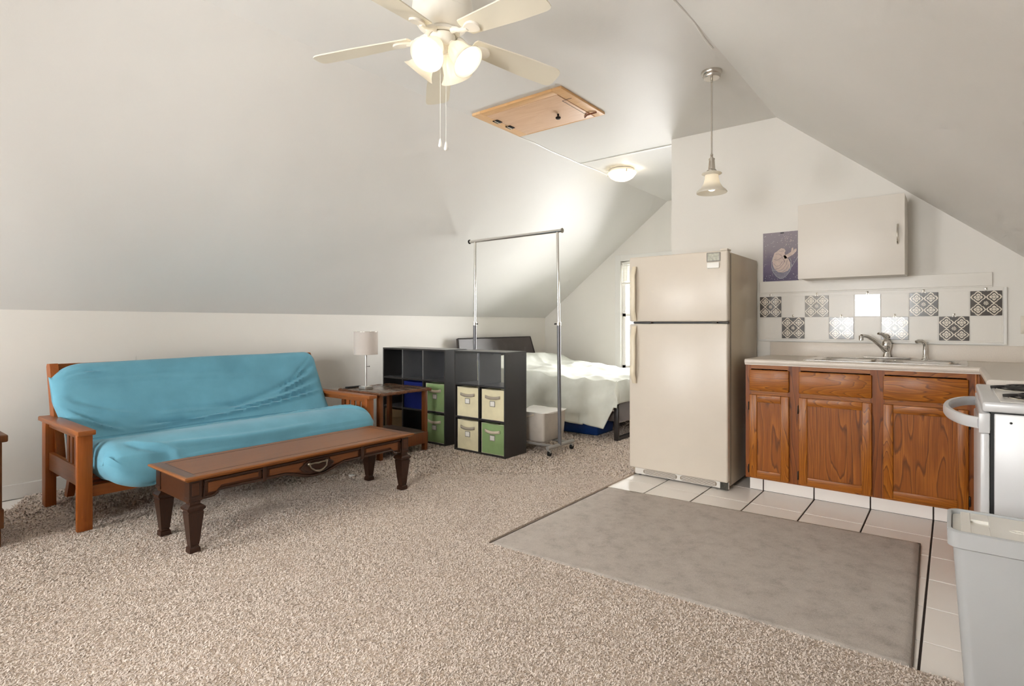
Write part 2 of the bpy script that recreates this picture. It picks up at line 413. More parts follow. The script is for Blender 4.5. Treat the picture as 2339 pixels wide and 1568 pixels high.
# tiles that show beside the baseboard in the far left corner
for i in range(3):
    obj('tile', box(XL+.02, XL+.30, -.15+.33*i, .18+.33*i+(.12 if i == 2 else 0), -.006, .0, bev=.0015, seg=1), 'tile', fl)

def wall_prof(x0, x1):     # ceiling height over x
    pts = [(XL, ZKL), (FL_, ZF), (FR_, ZF), (XR, ZKR)]
    return pts
ce = B()
prof = [(XL, ZKL), (FL_, ZF), (FR_, ZF), (XR, ZKR)]
outer = [(XR+.12, ZKR+.16), (FR_, ZF+.14), (FL_, ZF+.14), (XL-.12, ZKL+.16)]
poly = prof+outer
for q in ((0, 1, 6, 7), (1, 2, 5, 6), (2, 3, 4, 5)):
    pl = [poly[i] for i in q]
    ce.prism(pl, lambda x, z: (x, YF-.1, z), lambda x, z: (x, YB+.1, z))
struct('ceiling', ce, 'ceil')
struct('wall_left', box(XL-.12, XL, YF-.1, YB+.1, -.01, ZKL+.02), 'wall')
struct('wall_right', box(XR, XR+.12, YF-.1, YB+.1, -.01, ZKR+.02), 'wall')
def gable(name, y0, y1, Ws):
    """gable wall built of vertical strips around its window openings"""
    b = B()
    zc = lambda x: ZKL+(ZF-ZKL)*(x-XL)/(FL_-XL) if x < FL_ else (ZF if x < FR_ else ZF-.84*(x-FR_))
    cuts = sorted({XL, FL_, FR_, XR} | {w[0] for w in Ws} | {w[1] for w in Ws})
    def pr(pts): b.prism(pts, lambda x, z: (x, y0, z), lambda x, z: (x, y1, z))
    for a, c in zip(cuts, cuts[1:]):
        w = [w for w in Ws if w[0] <= a+1e-6 and w[1] >= c-1e-6]
        if w:
            pr([(a, 0), (c, 0), (c, w[0][2]), (a, w[0][2])]); pr([(a, w[0][3]), (c, w[0][3]), (c, zc(c)), (a, zc(a))])
        else: pr([(a, 0), (c, 0), (c, zc(c)), (a, zc(a))])
    bmesh.ops.remove_doubles(b.bm, verts=b.bm.verts, dist=1e-5)
    return struct(name, b, 'wall')
gable('wall_back', YB, YB+.14, [W1])
gable('wall_front', YF-.14, YF, [W2, W3])
kb = B(); kb.prism([(XP, 0), (XR, 0), (XR, ZKR), (FR_, ZF), (XP, ZF)], lambda x, z: (x, YK, z), lambda x, z: (x, YK+.115, z))
struct('wall_kitchen', kb, 'wall')
# carpet: backing slab with a cut-away far-left corner and a hem along the tiles
poly = [(XL, .93), (-4.62, .80), (-4.40, .2), (-4.40, YF), (XR, YF), (XR, 2.315), (-.108, 2.303), (-1.93, 2.236), (-1.94, 2.30), (-1.94, 4.72), (XP, 4.84), (XP, YB), (XL, YB)]
cb = B(); cb.prism(poly, lambda x, y: (x, y, -.005), lambda x, y: (x, y, CZ-.006))
car = struct('floor_carpet', cb, 'carpet')
def inside(x, y):
    n = len(poly); c = np.zeros(len(x), bool); j = n-1
    for i in range(n):
        xi, yi = poly[i]; xj, yj = poly[j]
        cond = ((yi > y) != (yj > y)) & (x < (xj-xi)*(y-yi)/(yj-yi+1e-12)+xi); c ^= cond; j = i
    return c
def tufts(n, x0, x1, y0, y1, size, keep):
    x = rng.uniform(x0, x1, n); y = rng.uniform(y0, y1, n); k = inside(x, y) & keep(x, y); x, y = x[k], y[k]; n = len(x)
    a = rng.uniform(0, 2*PI, n); wob = .5+.5*np.sin(x*9+np.sin(y*7)*2)*np.cos(y*11)
    lean = rng.uniform(.5, 1.2, n)*size; h = rng.uniform(.70, 1.0, n)*size*.72
    w = rng.uniform(.13, .24, n)*size; ca, sa = np.cos(a), np.sin(a)
    P = np.zeros((n, 6, 3)); z0 = CZ-.010
    for q, (s, hh, ww) in enumerate(((0, 0, 1), (.45, .75, 1), (1, 1, .55))):
        for e, sg in enumerate((-1, 1)):
            P[:, 2*q+e, 0] = x+ca*lean*s-sa*w*ww*sg; P[:, 2*q+e, 1] = y+sa*lean*s+ca*w*ww*sg; P[:, 2*q+e, 2] = z0+h*hh+.001
    tone = np.clip(rng.normal(.5, .2, n)+.10*(wob-.5), 0, 1)
    return P, tone
sets = [tufts(760000, -4.9, .9, .2, 4.3, .011, lambda x, y: (np.hypot(x, y) > 1.1) & (np.hypot(x, y) < 4.3) & (y > -x*.02-.2) & (x < .6*y+.2)),
        tufts(200000, -4.9, -1.9, .5, 7.0, .017, lambda x, y: np.hypot(x, y) >= 4.3)]
P = np.concatenate([s[0] for s in sets]); tone = np.concatenate([s[1] for s in sets]); n = len(P)
me = bpy.data.meshes.new('carpet_pile'); me.vertices.add(n*6); me.vertices.foreach_set('co', P.reshape(-1))
idx = (np.arange(n)[:, None]*6+np.array([0, 1, 3, 2, 2, 3, 5, 4])[None]).reshape(-1)
me.loops.add(n*8); me.loops.foreach_set('vertex_index', idx); me.polygons.add(n*2)
me.polygons.foreach_set('loop_start', np.arange(n*2)*4); me.update(calc_edges=True)
at = me.attributes.new('tone', 'FLOAT', 'POINT'); at.data.foreach_set('value', np.repeat(tone, 6).astype(np.float32))
me.polygons.foreach_set('use_smooth', np.ones(n*2, bool)); me.materials.append(M['tuft'])
cp = bpy.data.objects.new('carpet_pile', me); COL.objects.link(cp); cp.parent = car; cp['kind'] = 'stuff'

struct('baseboard_left', box(XL, XL+.014, YF, YB, .0, .10, bev=.004), 'trim')
struct('baseboard_back', box(XL+.014, W1[0]-.2, YB-.014, YB, .0, .10, bev=.004), 'trim')
# ceiling seams
def wavy(y0, y1, x, z, amp):
    return [(x+amp*math.sin(t*5.1)+amp*.6*math.sin(t*11.3), t, z) for t in np.linspace(y0, y1, 40)]
struct('trim_1', tube(wavy(3.78, 5.5, FL_+.004, ZF-.002, .007), .007, 6), 'trim')
struct('trim_2', tube(wavy(2.2, 3.3, FR_-.012, ZF-.001, .008), .006, 6), 'trim')
struct('trim_3', box(FL_, XP+.0, 4.835, 4.862, ZF-.008, ZF, bev=.002), 'trim')

# windows
def window(name, W, y, sgn, slats):
    """sgn +1: the room lies on the -y side"""
    x0, x1, z0, z1 = W; c = .085; b = B()
    yo, yi = y, y-sgn*.018
    b.box(x0-c, x0, yo, yi, z0-c, z1+c, bev=.003); b.box(x1, x1+c, yo, yi, z0-c, z1+c, bev=.003)
    b.box(x0, x1, yo, yi, z1, z1+c, bev=.003); b.box(x0-c-.02, x1+c+.02, yo, y-sgn*.05, z0-.03, z0, bev=.004)
    w = struct(name, b, 'trim')
    y1, y2 = y+sgn*.05, y+sgn*.09; f = B(); s = .045; zm = (z0+z1)/2
    f.box(x0, x0+s, y1, y2, z0, z1).box(x1-s, x1, y1, y2, z0, z1).box(x0, x1, y1, y2, z0, z0+s).box(x0, x1, y1, y2, z1-s, z1).box(x0, x1, y1, y2, zm-.02, zm+.02)
    obj('sash_frame', f, 'trim', w)
    obj('pane', box(x0+s, x1-s, y+sgn*.068, y+sgn*.072, z0+s, zm-.02), 'pane', w)
    obj('pane', box(x0+s, x1-s, y+sgn*.068, y+sgn*.072, zm+.02, z1-s), 'pane', w)
    if slats:
        hr = obj('blind_headrail', box(x0+.01, x1-.01, y+sgn*.005, y+sgn*.035, z1-.05, z1-.012, bev=.002), 'slat', w)
        proto = None
        for k in range(11):
            zz = z1-.062-.0205*k
            if proto is None:
                proto = obj('blind_slat', B().box(x0+.012, x1-.012, -.012, .012, -.0006, .0006).xf(T(0, y+sgn*.02, zz) @ Matrix.Rotation(sgn*1.2, 4, 'X')), 'slat', w)
            else:
                t = bpy.data.objects.new('blind_slat', proto.data); COL.objects.link(t); t.parent = w; t.location = (0, 0, -.0205*k)
        obj('blind_bottom_rail', box(x0+.012, x1-.012, y+sgn*.008, y+sgn*.032, z1-.325, z1-.292, bev=.003), 'slat', w)
        obj('blind_wand', tube([(x0+.09, y-sgn*.004, z1-.05), (x0+.085, y-sgn*.006, z1-1.1)], .0035, 8), 'slat', w)
    return w
window('window_1', W1, YB, 1, True)
window('window_2', W2, YF, -1, False)
window('added_window', W3, YF, -1, False)  # added opening, there only to let in more daylight

# kitchen wall boards, backsplash, toe kick
pan = B(); pan.box(-1.209, .262, YK-.008, YK, 1.044, 1.405, bev=.001)
bp = struct('trim_4', pan, 'panelw')
SX, SZ = .1615, .1625
blank = None
for c in range(9):
    for r_ in range(2):
        if (c+r_) % 2 == 1:
            x0 = -1.2035+SX*c; z0 = 1.2195 if r_ == 0 else 1.0565
            if blank is None: blank = obj('tile', box(x0, x0+.1575, YK-.0095, YK-.008, z0, z0+.1595, bev=.001, seg=1), 'panelw', bp); bx0, bz0 = x0, z0
            else:
                t = bpy.data.objects.new('tile', blank.data); COL.objects.link(t); t.parent = bp; t.location = (x0-bx0, 0, z0-bz0)
struct('trim_5', B().box(.252, .270, YK-.018, YK, 1.036, 1.402, bev=.004).box(-1.209, .270, YK-.014, YK, 1.032, 1.046, bev=.004), 'trim')
struct('trim_6', B().box(-1.205, .199, YK-.016, YK, 1.412, 1.500, bev=.003).box(-1.205, .20, YK-.010, YK, 1.402, 1.414, bev=.002), 'panelw')
tk = struct('trim_7', box(-1.128, .115, 4.157, 4.18, 0, .10), 'grout')
txs = [-1.128]+[x for x in xs if -1.12 < x < .1]+[.115]
for a, c in zip(txs, txs[1:]):
    obj('tile', box(a+.004 if a > -1.12 else a, c-.004, 4.151, 4.157, .004, .1), 'tile', tk)

# ================================================================== KITCHEN
# refrigerator
F0, F1, FY = -1.967, -1.223, 3.955
fr = thing('refrigerator', 'tall almond top-freezer refrigerator standing on the white tiles', 'refrigerator', ((F0+F1)/2, 4.33, 0))
obj('cabinet_body', box(F0+.006, F1, FY+.062, 4.695, .028, 1.672, bev=.008), 'fridges', fr)
obj('side_edge_seam', box(F1-.004, F1+.0015, FY+.068, FY+.072, .04, 1.66), 'gasket', fr)
fd = obj('freezer_door', box(F0, F1, FY, FY+.056, 1.184, 1.680, bev=.012, seg=3), 'fridge', fr)
rd = obj('fridge_door', box(F0, F1, FY, FY+.056, .062, 1.170, bev=.012, seg=3), 'fridge', fr)
obj('gasket', B().box(F0+.02, F1-.004, FY+.03, FY+.066, 1.171, 1.183).box(F0+.02, F1-.02, FY+.054, FY+.064, .08, 1.66), 'gasket', fr)
obj('hinge_cover', B().box(F1-.055, F1-.005, FY+.012, FY+.10, 1.680, 1.695, bev=.005), 'fridge', fr)
for a_, c_ in ((F1-.11, F1-.075), (F1-.04, F1+.002)): obj('hinge_pin', box(a_, c_, FY+.004, FY+.03, 1.1715, 1.1825), 'rust', fr)
obj('nameplate', box(F0+.09, F0+.18, FY+.001, FY+.02, 1.1715, 1.1815), 'gasket', fr)
def bow(x, za, zb, dep):
    n = 18; b = B(); pts = []
    for i in range(n+1):
        t = i/n; o = dep*min(1, 5*t)*min(1, 6*(1-t)); pts.append((t, o))
    def f(i, j):
        t, o = pts[i]; z = lerp(za, zb, t); a = 2*PI*j/12
        return (x+.021*math.cos(a)*(.9+.2*math.sin(PI*t)), FY-.008-o+.012*math.sin(a), z)
    b.grid(f, n+1, 12, cv=True); return b
obj('handle', bow(F0+.048, 1.192, 1.606, .034), 'fhandle', fd)
obj('handle', bow(F0+.048, 1.150, .712, .034), 'fhandle', rd)
gr = obj('toe_grille', box(F0+.035, F1-.002, FY+.03, FY+.05, .012, .060, bev=.003), 'grillew', fr)
for a, c in ((F0+.105, F0+.37), (F0+.395, F0+.66)):
    rr = .019; b = B(); pts = []
    for k in range(9): th = PI/2+PI*k/8; pts.append((a+rr+rr*math.cos(th), .037+rr*math.sin(th)))
    for k in range(9): th = -PI/2+PI*k/8; pts.append((c-rr+rr*math.cos(th), .037+rr*math.sin(th)))
    b.prism(pts, lambda x, z: (x, FY+.0295, z), lambda x, z: (x, FY+.028, z)); obj('vent', b, 'dust', gr)
    s = B()
    for k in range(6): s.box(a+.008, c-.008, FY+.0265, FY+.0285, .0215+.006*k, .0238+.006*k)
    obj('louvre', s, 'grillew', gr)
obj('scuffed_corner', box(F1-.06, F1-.004, FY+.0285, FY+.03, .006, .062, bev=.001, seg=1), 'rust', fr)
for x in (F0+.06, F1-.06):
    obj('foot', B().lathe([(.014, 0), (.016, .01), (.010, .012), (.010, .03)], T(x, FY+.07, 0), 14, True, True), 'rust', fr)
    obj('foot', B().lathe([(.014, 0), (.016, .01), (.010, .012), (.010, .03)], T(x, 4.62, 0), 14, True, True), 'rust', fr)
mg = thing('memo_magnet', 'small grey display magnet stuck high on the freezer door', 'magnet', (-1.319, FY, 1.56))
obj('display', box(-1.367, -1.271, FY-.008, FY, 1.606, 1.670, bev=.004), 'lcd', mg)
obj('screen', box(-1.358, -1.280, FY-.009, FY-.008, 1.614, 1.662), plain('pale_lcd', srgb(186, 186, 170), .3, var=.3, vscale=70), mg)
obj('clip_tray', B().box(-1.362, -1.276, FY-.016, FY, 1.558, 1.600, bev=.006), 'white', mg)

# base cabinet
CY = 4.075
bc = thing('base_cabinet', 'honey oak base cabinet with three drawers and doors under the sink', 'cabinet', (-.5, 4.4, 0))
cx0, cx1 = -1.136, .118
obj('carcass', B().box(cx0, cx0+.018, CY+.019, 4.70, .10, .883).box(cx1-.018, cx1, CY+.019, 4.70, .0, .883).box(cx0+.018, cx1-.018, CY+.019, 4.70, .10, .118).box(cx0+.018, cx1-.018, 4.69, 4.70, .118, .883), 'oakd', bc)
ff = obj('face_frame', B().box(cx0, cx1, CY, CY+.019, .858, .884).box(cx0, cx1, CY, CY+.019, .10, .128).box(cx0, cx1, CY, CY+.019, .680, .716), 'oak_x', bc, 0)
for a, c in ((cx0, -1.100), (-.868, -.790), (-.40, -.325), (.062, cx1)):
    obj('stile', box(a, c, CY-.0006, CY+.0186, .10, .884), 'oakd', bc)
obj('edge_moulding', box(.098, .108, CY-.006, CY, .10, .884, bev=.002), 'oak_z', bc)
D = [(-1.108, -.857), (-.797, -.391), (-.332, .070)]
for (a, c), h in zip(D, (-1, -1, 1)):
    obj('drawer', box(a, c, CY-.020, CY-.0008, .708, .852, bev=.006), 'oak_x', bc)
    z0, z1 = .112, .680; s = .05
    d = B()
    dd = obj('door', box(a+s-.004, c-s+.004, CY-.011, CY-.002, z0+s-.004, z1-s+.004), 'oakp', bc)
    for e0, e1 in ((a, a+s), (c-s, c)): obj('door_stile', box(e0, e1, CY-.020, CY-.0008, z0, z1, bev=.004), 'oak_z', dd)
    for e0, e1 in ((z1-s, z1), (z0, z0+s)): obj('door_rail', box(a+s, c-s, CY-.0195, CY-.0008, e0, e1, bev=.003), 'oak_x', dd)
    hx = a-.008 if h < 0 else c+.002
    for z in (.165, .60):
        obj('hinge', B().box(hx, hx+.006, CY-.019, CY-.0006, z-.028, z+.028, bev=.002), 'hinge', dd)
# worktop with sink cut-out, return along the right wall, back lip
ct = B(); zt0, zt1 = .886, .924; cf = 4.05
sx0, sx1, sy0, sy1 = -.745, .045, 4.20, 4.60
ct.box(-1.135, XR, cf, sy0, zt0, zt1); ct.box(-1.135, sx0, sy0, sy1, zt0, zt1); ct.box(sx1, XR, sy0, sy1, zt0, zt1); ct.box(-1.135, XR, sy1, YK, zt0, zt1)
ct.box(.135, XR, 3.19, cf, zt0, zt1)
wt = tag(obj('worktop', ct, 'counter', smooth=0, at=(-.5, 4.4, zt0)), 'speckled beige laminate worktop turning the corner beside the range', 'worktop')
nose = [(0, 0), (-.012, .004), (-.019, .012), (-.0215, .022), (-.019, .032), (-.012, .0375), (0, .0385)]
b = B(); b.prism(nose, lambda u, v: (-1.135, cf+.0005+u+.012, zt0+v), lambda u, v: (.128, cf+.0005+u+.012, zt0+v)); obj('front_edge', b, 'counter', wt)
b = B(); b.prism(nose, lambda u, v: (.135+.0005+u+.0, 3.19, zt0+v), lambda u, v: (.1355+u, cf+.01, zt0+v)); obj('front_edge', b, 'counter', wt)
obj('back_lip', box(-1.125, XR, YK-.022, YK, zt1, 1.028, bev=.003), 'counter', wt)
obj('return_cabinet_side', box(.119, XR, 3.20, 4.072, .0, zt0-.002), 'oakd', bc)
# sink
sk = thing('kitchen_sink', 'double bowl stainless steel sink set into the beige worktop', 'sink', (-.355, 4.42, .924))
rb = B()
bw = [(-.735, -.385), (-.345, .035)]
rb.box(-.785, .072, 4.135, 4.205, .9242, .9275, bev=.001, seg=1).box(-.785, .072, 4.595, 4.69, .9242, .9275, bev=.001, seg=1)
rb.box(-.785, -.735, 4.205, 4.595, .9242, .9275).box(-.385, -.345, 4.205, 4.595, .9242, .9275).box(.035, .072, 4.205, 4.595, .9242, .9275)
obj('rim', rb, 'steel', sk)
for a, c in bw:
    def f(i, j, a=a, c=c):
        prof_ = [(0, .9282), (.006, .9275), (.012, .918), (.016, .88), (.022, .80), (.045, .772), (.09, .768)]
        o, z = prof_[i]; n = 40; th = 2*PI*j/n; e = 5.0
        hx, hy = (c-a)/2+.004-o, .2-o+.002; cs, sn = math.cos(th), math.sin(th)
        k = (abs(cs)**e+abs(sn)**e)**(-1/e)
        return ((a+c)/2+hx*k*cs, 4.40+hy*k*sn, z)
    b = B(); b.grid(f, 7, 40, cv=True); b.bm.verts.ensure_lookup_table()
    b.bm.faces.new([b.bm.verts[6*40+j] for j in range(40)])
    bo = obj('bowl', b, 'steel', sk, 60)
    obj('drain', B().lathe([(.042, 0), (.04, .003), (.02, .001), (.002, .0)], T((a+c)/2, 4.40, .7695), 20), 'chrome', bo)
# faucet
fa = thing('kitchen_faucet', 'chrome single lever faucet with long angled spout over the sink', 'faucet', (-.361, 4.645, .9275))
obj('deck_plate', box(-.495, -.225, 4.615, 4.675, .9275, .940, bev=.006), 'steel', fa)
obj('body', B().lathe([(.026, .940), (.024, .952), (.019, .965), (.020, .985), (.027, 1.0), (.030, 1.02), (.029, 1.04), (.022, 1.055), (.014, 1.062), (.002, 1.064)], T(-.361, 4.645, 0), 24, True), 'chrome', fa)
obj('spout', tube([(-.366, 4.637, .978), (-.395, 4.60, 1.018), (-.43, 4.555, 1.058), (-.46, 4.517, 1.081), (-.478, 4.495, 1.086), (-.49, 4.480, 1.084)], [.016, .0135, .0125, .012, .012, .0125], 16), 'chrome', fa)
obj('aerator', B().lathe([(.0125, 1.088), (.0145, 1.084), (.0145, 1.056), (.012, 1.054)], T(-.492, 4.477, 0), 18, True, True), 'chrome', fa)
obj('lever', tube([(-.361, 4.645, 1.055), (-.366, 4.64, 1.075), (-.385, 4.618, 1.095), (-.405, 4.596, 1.101)], [.013, .012, .009, .008], 12), 'chrome', fa)
obj('lever_cap', tube([(-.361, 4.645, 1.055), (-.357, 4.64, 1.08), (-.366, 4.63, 1.098)], [.012, .010, .006], 12), 'chrome', fa)
sp = thing('side_sprayer', 'small chrome side sprayer standing right of the faucet', 'sprayer', (-.146, 4.645, .9275))
obj('holder', B().lathe([(.022, .9275), (.022, .932), (.016, .938), (.014, .95), (.012, .958)], T(-.146, 4.645, 0), 20, True, True), 'chrome', sp)
obj('spray_head', tube([(-.146, 4.645, .95), (-.146, 4.645, .985), (-.146, 4.645, 1.02), (-.151, 4.641, 1.04), (-.165, 4.629, 1.053), (-.182, 4.613, 1.052), (-.192, 4.604, 1.046)], [.012, .013, .0125, .013, .0125, .0125, .011], 14), 'chrome', sp)

# wall cabinet
wc = thing('wall_cabinet', 'cream painted wall cabinet hung beneath the sloping ceiling', 'cabinet', (-.555, 4.56, 1.487))
obj('carcass', box(-.868, -.243, 4.422, YK, 1.492, 2.010, bev=.001, seg=1), 'upper', wc)
wd = obj('door', box(-.870, -.243, 4.400, 4.420, 1.487, 2.015, bev=.003), 'upper', wc)
obj('handle', tube([(-.281, 4.400, 1.815), (-.281, 4.384, 1.808), (-.281, 4.372, 1.785), (-.281, 4.368, 1.752), (-.281, 4.372, 1.719), (-.281, 4.384, 1.696), (-.281, 4.400, 1.689)], [.005, .0045, .005, .0055, .005, .0045, .005], 10), 'nickel', wd)
# poster
po = thing('poster', 'purple night-sky art print pinned beside the wall cabinet', 'poster', (-1.05, YK, 1.505))
PX0, PX1, PZ0, PZ1 = -1.182, -.926, 1.503, 1.884
obj('sheet', box(PX0, PX1, YK-.002, YK-.0002, PZ0, PZ1), 'poster', po, 0)
obj('clip', box(-1.055, -1.03, YK-.004, YK-.002, PZ1-.012, PZ1-.004), 'rubber', po)
def pp(u, v): return (lerp(PX0, PX1, u), lerp(PZ1, PZ0, v))
def flat(name, pts, mat, lay, smooth=0):
    pts = [pp(*p) for p in pts]
    b = B(); b.prism(pts, lambda x, z: (x, YK-.0021-.0003*lay, z), lambda x, z: (x, YK-.0020, z)); return obj(name, b, mat, po, 0)
def ell(cu, cv, ru, rv, n=28, a0=0, a1=2*PI): return [(cu+ru*math.cos(a0+(a1-a0)*k/n), cv+rv*math.sin(a0+(a1-a0)*k/n)) for k in range(n)]
flat('printed_bowl', [(.27, .62), (.26, .72), (.30, .82), (.38, .90), (.47, .945), (.56, .945), (.66, .90), (.76, .80), (.80, .70), (.78, .62), (.6, .80), (.42, .80)], 'printwine', 1)
flat('printed_figure', [(.29, .50), (.33, .42), (.40, .39), (.46, .36), (.52, .33), (.60, .345), (.645, .39), (.61, .43), (.64, .49), (.72, .56), (.77, .64), (.77, .74), (.70, .80), (.58, .83), (.44, .82), (.33, .75), (.28, .66), (.27, .58)], 'pale', 2)
flat('printed_limb', [(.58, .49), (.70, .46), (.79, .42), (.81, .35), (.845, .33), (.86, .38), (.84, .41), (.90, .365), (.945, .36), (.94, .41), (.86, .47), (.74, .52), (.62, .56)], 'pale', 2)
def ring(pts, w, mat, name='printed_glass_line'):
    b = B(); b.tube([(lerp(PX0, PX1, u), YK-.0026, lerp(PZ1, PZ0, v)) for u, v in pts], w, 6); obj(name, b, mat, po)
ring([(.29, .50), (.25, .60), (.245, .70), (.29, .81), (.38, .90), (.48, .95), (.56, .95), (.66, .90), (.76, .81), (.81, .70), (.79, .60), (.75, .53)], .0016, 'printglass')
ring([(.82, .72), (.90, .62), (.985, .52)], .0014, 'printglass')
for L_ in ([(.31, .55), (.40, .57), (.52, .53), (.60, .48)], [(.36, .45), (.44, .44), (.52, .48), (.58, .56), (.62, .62)], [(.30, .63), (.38, .70), (.48, .68), (.56, .60)], [(.36, .76), (.48, .73), (.58, .65), (.61, .58)], [(.44, .80), (.56, .76), (.66, .67), (.69, .58)], [(.55, .82), (.66, .77), (.73, .68)], [(.46, .38), (.50, .40), (.56, .385), (.60, .40)]):
    ring(L_, .0013, 'pale2', 'printed_fold_line')
ring([(.27, .77), (.45, .79), (.62, .785), (.78, .75)], .0012, 'printglass')
for k in range(26):
    a = random.uniform(0, 2*PI); rr = random.uniform(.03, .2); u, v = .73+rr*math.cos(a)*1.1, .17+rr*math.sin(a)*.7
    if .03 < u < .95 and .03 < v < .36:
        ring([(u, v), (u+.03*math.cos(a+1), v+.016*math.sin(a+1))], .0010, 'pale', 'printed_brush_stroke')
# decorative tiles on hooks
where = {0: 'nearest the refrigerator', 2: 'third square from the refrigerator, under the cabinet', 4: 'above the faucet spout', 6: 'left of the last upper one', 8: 'furthest right on the backsplash',
         1: 'nearest the refrigerator', 3: 'left of the faucet spout', 5: 'behind the faucet lever', 7: 'furthest right, right of the sprayer'}
for c in range(9):
    r_ = c % 2; x = -1.2035+SX*c+.079; z = (1.3005 if r_ == 0 else 1.1365)
    m_ = {4: 'decor_glare', 2: 'decor_lighter'}.get(c, 'decor')
    t = thing('hanging_tile', ('upper' if r_ == 0 else 'lower')+' row '+('glare-paled' if c == 4 else 'brown')+' patterned tile, '+where[c], 'tile', (x, YK-.0095, z), 'patterned tiles hung on the backsplash')
    obj('plaque', box(x-.078, x+.078, YK-.0145, YK-.0096, z-.0795, z+.0795, bev=.0012, seg=1), m_, t)
    b = B(); hz = z+.0795
    b.tube([(x-.010, YK-.013, hz-.004), (x, YK-.013, hz+.012), (x+.010, YK-.013, hz-.004)], .0018, 6)
    b.tube([(x, YK-.010, hz+.018), (x, YK-.019, hz+.014), (x, YK-.018, hz+.006)], .0026, 8); b.box(x-.006, x+.006, YK-.0125, YK-.0096, hz+.006, hz+.022, bev=.002)
    obj('hook', b, 'nickel', t)
tag(obj('switch_plate', B().box(.333, .405, YK-.006, YK, 1.105, 1.218, bev=.003).box(.362, .376, YK-.010, YK-.005, 1.15, 1.175, bev=.002), 'plate', at=(.369, YK, 1.16)), 'ivory wall plate at the right edge above the worktop', 'switch')

# range
rg = thing('electric_range', 'white electric coil range with curved oven door handle', 'stove', (.42, 2.81, 0))
ry0, ry1 = 2.447, 3.172
obj('body', box(.108, .74, ry0+.004, ry1-.004, .02, .868, bev=.004), 'range', rg)
obj('cooktop', B().box(.078, .75, ry0, ry1, .872, .905, bev=.008, seg=3).box(.70, .76, ry0, ry1, .90, .93, bev=.01), 'range', rg)
obj('cooktop_well', B().box(.125, .70, ry0+.03, ry1-.025, .9045, .9065, bev=.001, seg=1), plain('white_enamel_well', srgb(232, 230, 226), .18), rg)
obj('shadow_gap', B().box(.098, .11, ry0+.008, ry1-.008, .03, .866).box(.10, .73, ry0+.006, ry1-.006, .866, .873), 'rangeb', rg)
dr = obj('oven_door', B().box(.072, .097, ry0+.003, ry1-.003, .21, .800, bev=.006), 'range', rg)
obj('control_strip', box(.076, .099, ry0+.003, ry1-.003, .806, .868, bev=.005), 'range', rg)
obj('drawer_front', box(.073, .097, ry0+.003, ry1-.003, .03, .205, bev=.006), 'range', rg)
obj('door_end_cap', B().box(.068, .0975, ry0-.001, ry0+.03, .800, .866, bev=.003), 'range', dr)
hp = []
for i in range(25):
    t = i/24; y = lerp(ry0+.012, ry1-.012, t); o = .092*min(1, math.sin(PI*t)**.55*1.0)
    hp.append((.072-o, y))
def fh(i, j):
    x, y = hp[i]; a = 2*PI*j/12; cs, sn = math.cos(a), math.sin(a)
    x0, y0 = hp[max(0, i-1)]; x1, y1 = hp[min(24, i+1)]; tx, ty = x1-x0, y1-y0; l = math.hypot(tx, ty); nx, ny = ty/l, -tx/l
    e = (abs(cs)**4+abs(sn)**4)**-.25
    return (x+nx*.011*cs*e, y+ny*.011*cs*e, .832+.019*sn*e)
b = B(); b.grid(fh, 25, 12, cv=True); b.bm.verts.ensure_lookup_table(); b.bm.faces.new([b.bm.verts[j] for j in range(12)]); b.bm.faces.new([b.bm.verts[24*12+j] for j in range(12)])
obj('handle', b, 'range', dr, 50)
for bx_, by_, R in ((.255, 2.64, .085), (.255, 2.975, .105), (.54, 2.64, .105), (.54, 2.975, .085)):
    dp = obj('drip_pan', B().lathe([(R+.018, .9065), (R+.016, .9095), (R+.006, .908), (R-.01, .9068), (.02, .9066), (.001, .9066)], T(bx_, by_, 0), 36), 'drip', rg)
    n = 150; sp_ = [(bx_+(.022+(R-.026)*k/n)*math.cos(2*PI*4.2*k/n), by_+(.022+(R-.026)*k/n)*math.sin(2*PI*4.2*k/n), .9165) for k in range(n+1)]
    sp_ += [(bx_-R-.01, by_+.01, .913), (bx_-R-.03, by_+.012, .910)]
    obj('coil', tube(sp_, .0058, 8), 'coil', dp, 60)
obj('screw', B().lathe([(.004, 0), (.003, .002), (.0005, .0025)], T(.15, ry0+.0035, .84) @ Matrix.Rotation(PI/2, 4, 'X'), 10), 'rubber', rg)

# waste bin
wb = thing('waste_bin', 'tall pale grey plastic waste bin with inset lid beside the range', 'waste bin', (.17, 2.06, 0))
def rr(x0, x1, y0, y1, r, z, n=8):
    p = []
    for cx, cy, a in ((x1-r, y1-r, 0), (x0+r, y1-r, PI/2), (x0+r, y0+r, PI), (x1-r, y0+r, 1.5*PI)):
        for k in range(n+1): t = a+PI/2*k/n; p.append((cx+r*math.cos(t), cy+r*math.sin(t), z))
    return p
def loft(rings, capa=True, capb=True):
    b = B(); V = [[b.bm.verts.new(p) for p in r] for r in rings]; n = len(V[0])
    for A, C in zip(V, V[1:]):
        for k in range(n): b.bm.faces.new((A[k], A[(k+1) % n], C[(k+1) % n], C[k]))
    if capa: b.bm.faces.new(V[0][::-1])
    if capb: b.bm.faces.new(V[-1])
    return b
bx0, bx1, by0, by1 = -.012, .36, 1.945, 2.19
def q(o, z, r=.03): return rr(bx0+o, bx1-o, by0+o, by1-o, max(.006, r), z)
obj('body', loft([q(.050, .0), q(.046, .006), q(.012, .552), q(.006, .555)], True, True), 'bin', wb)
obj('rim_band', loft([q(.004, .553), q(.0, .556), q(-.001, .598), q(.003, .601), q(.008, .601), q(.010, .580)], True, True), 'bin', wb)
li = obj('lid', loft([q(.011, .581, .022), q(.011, .586, .022), q(.012, .588, .021)], True, True), 'binlid', wb)
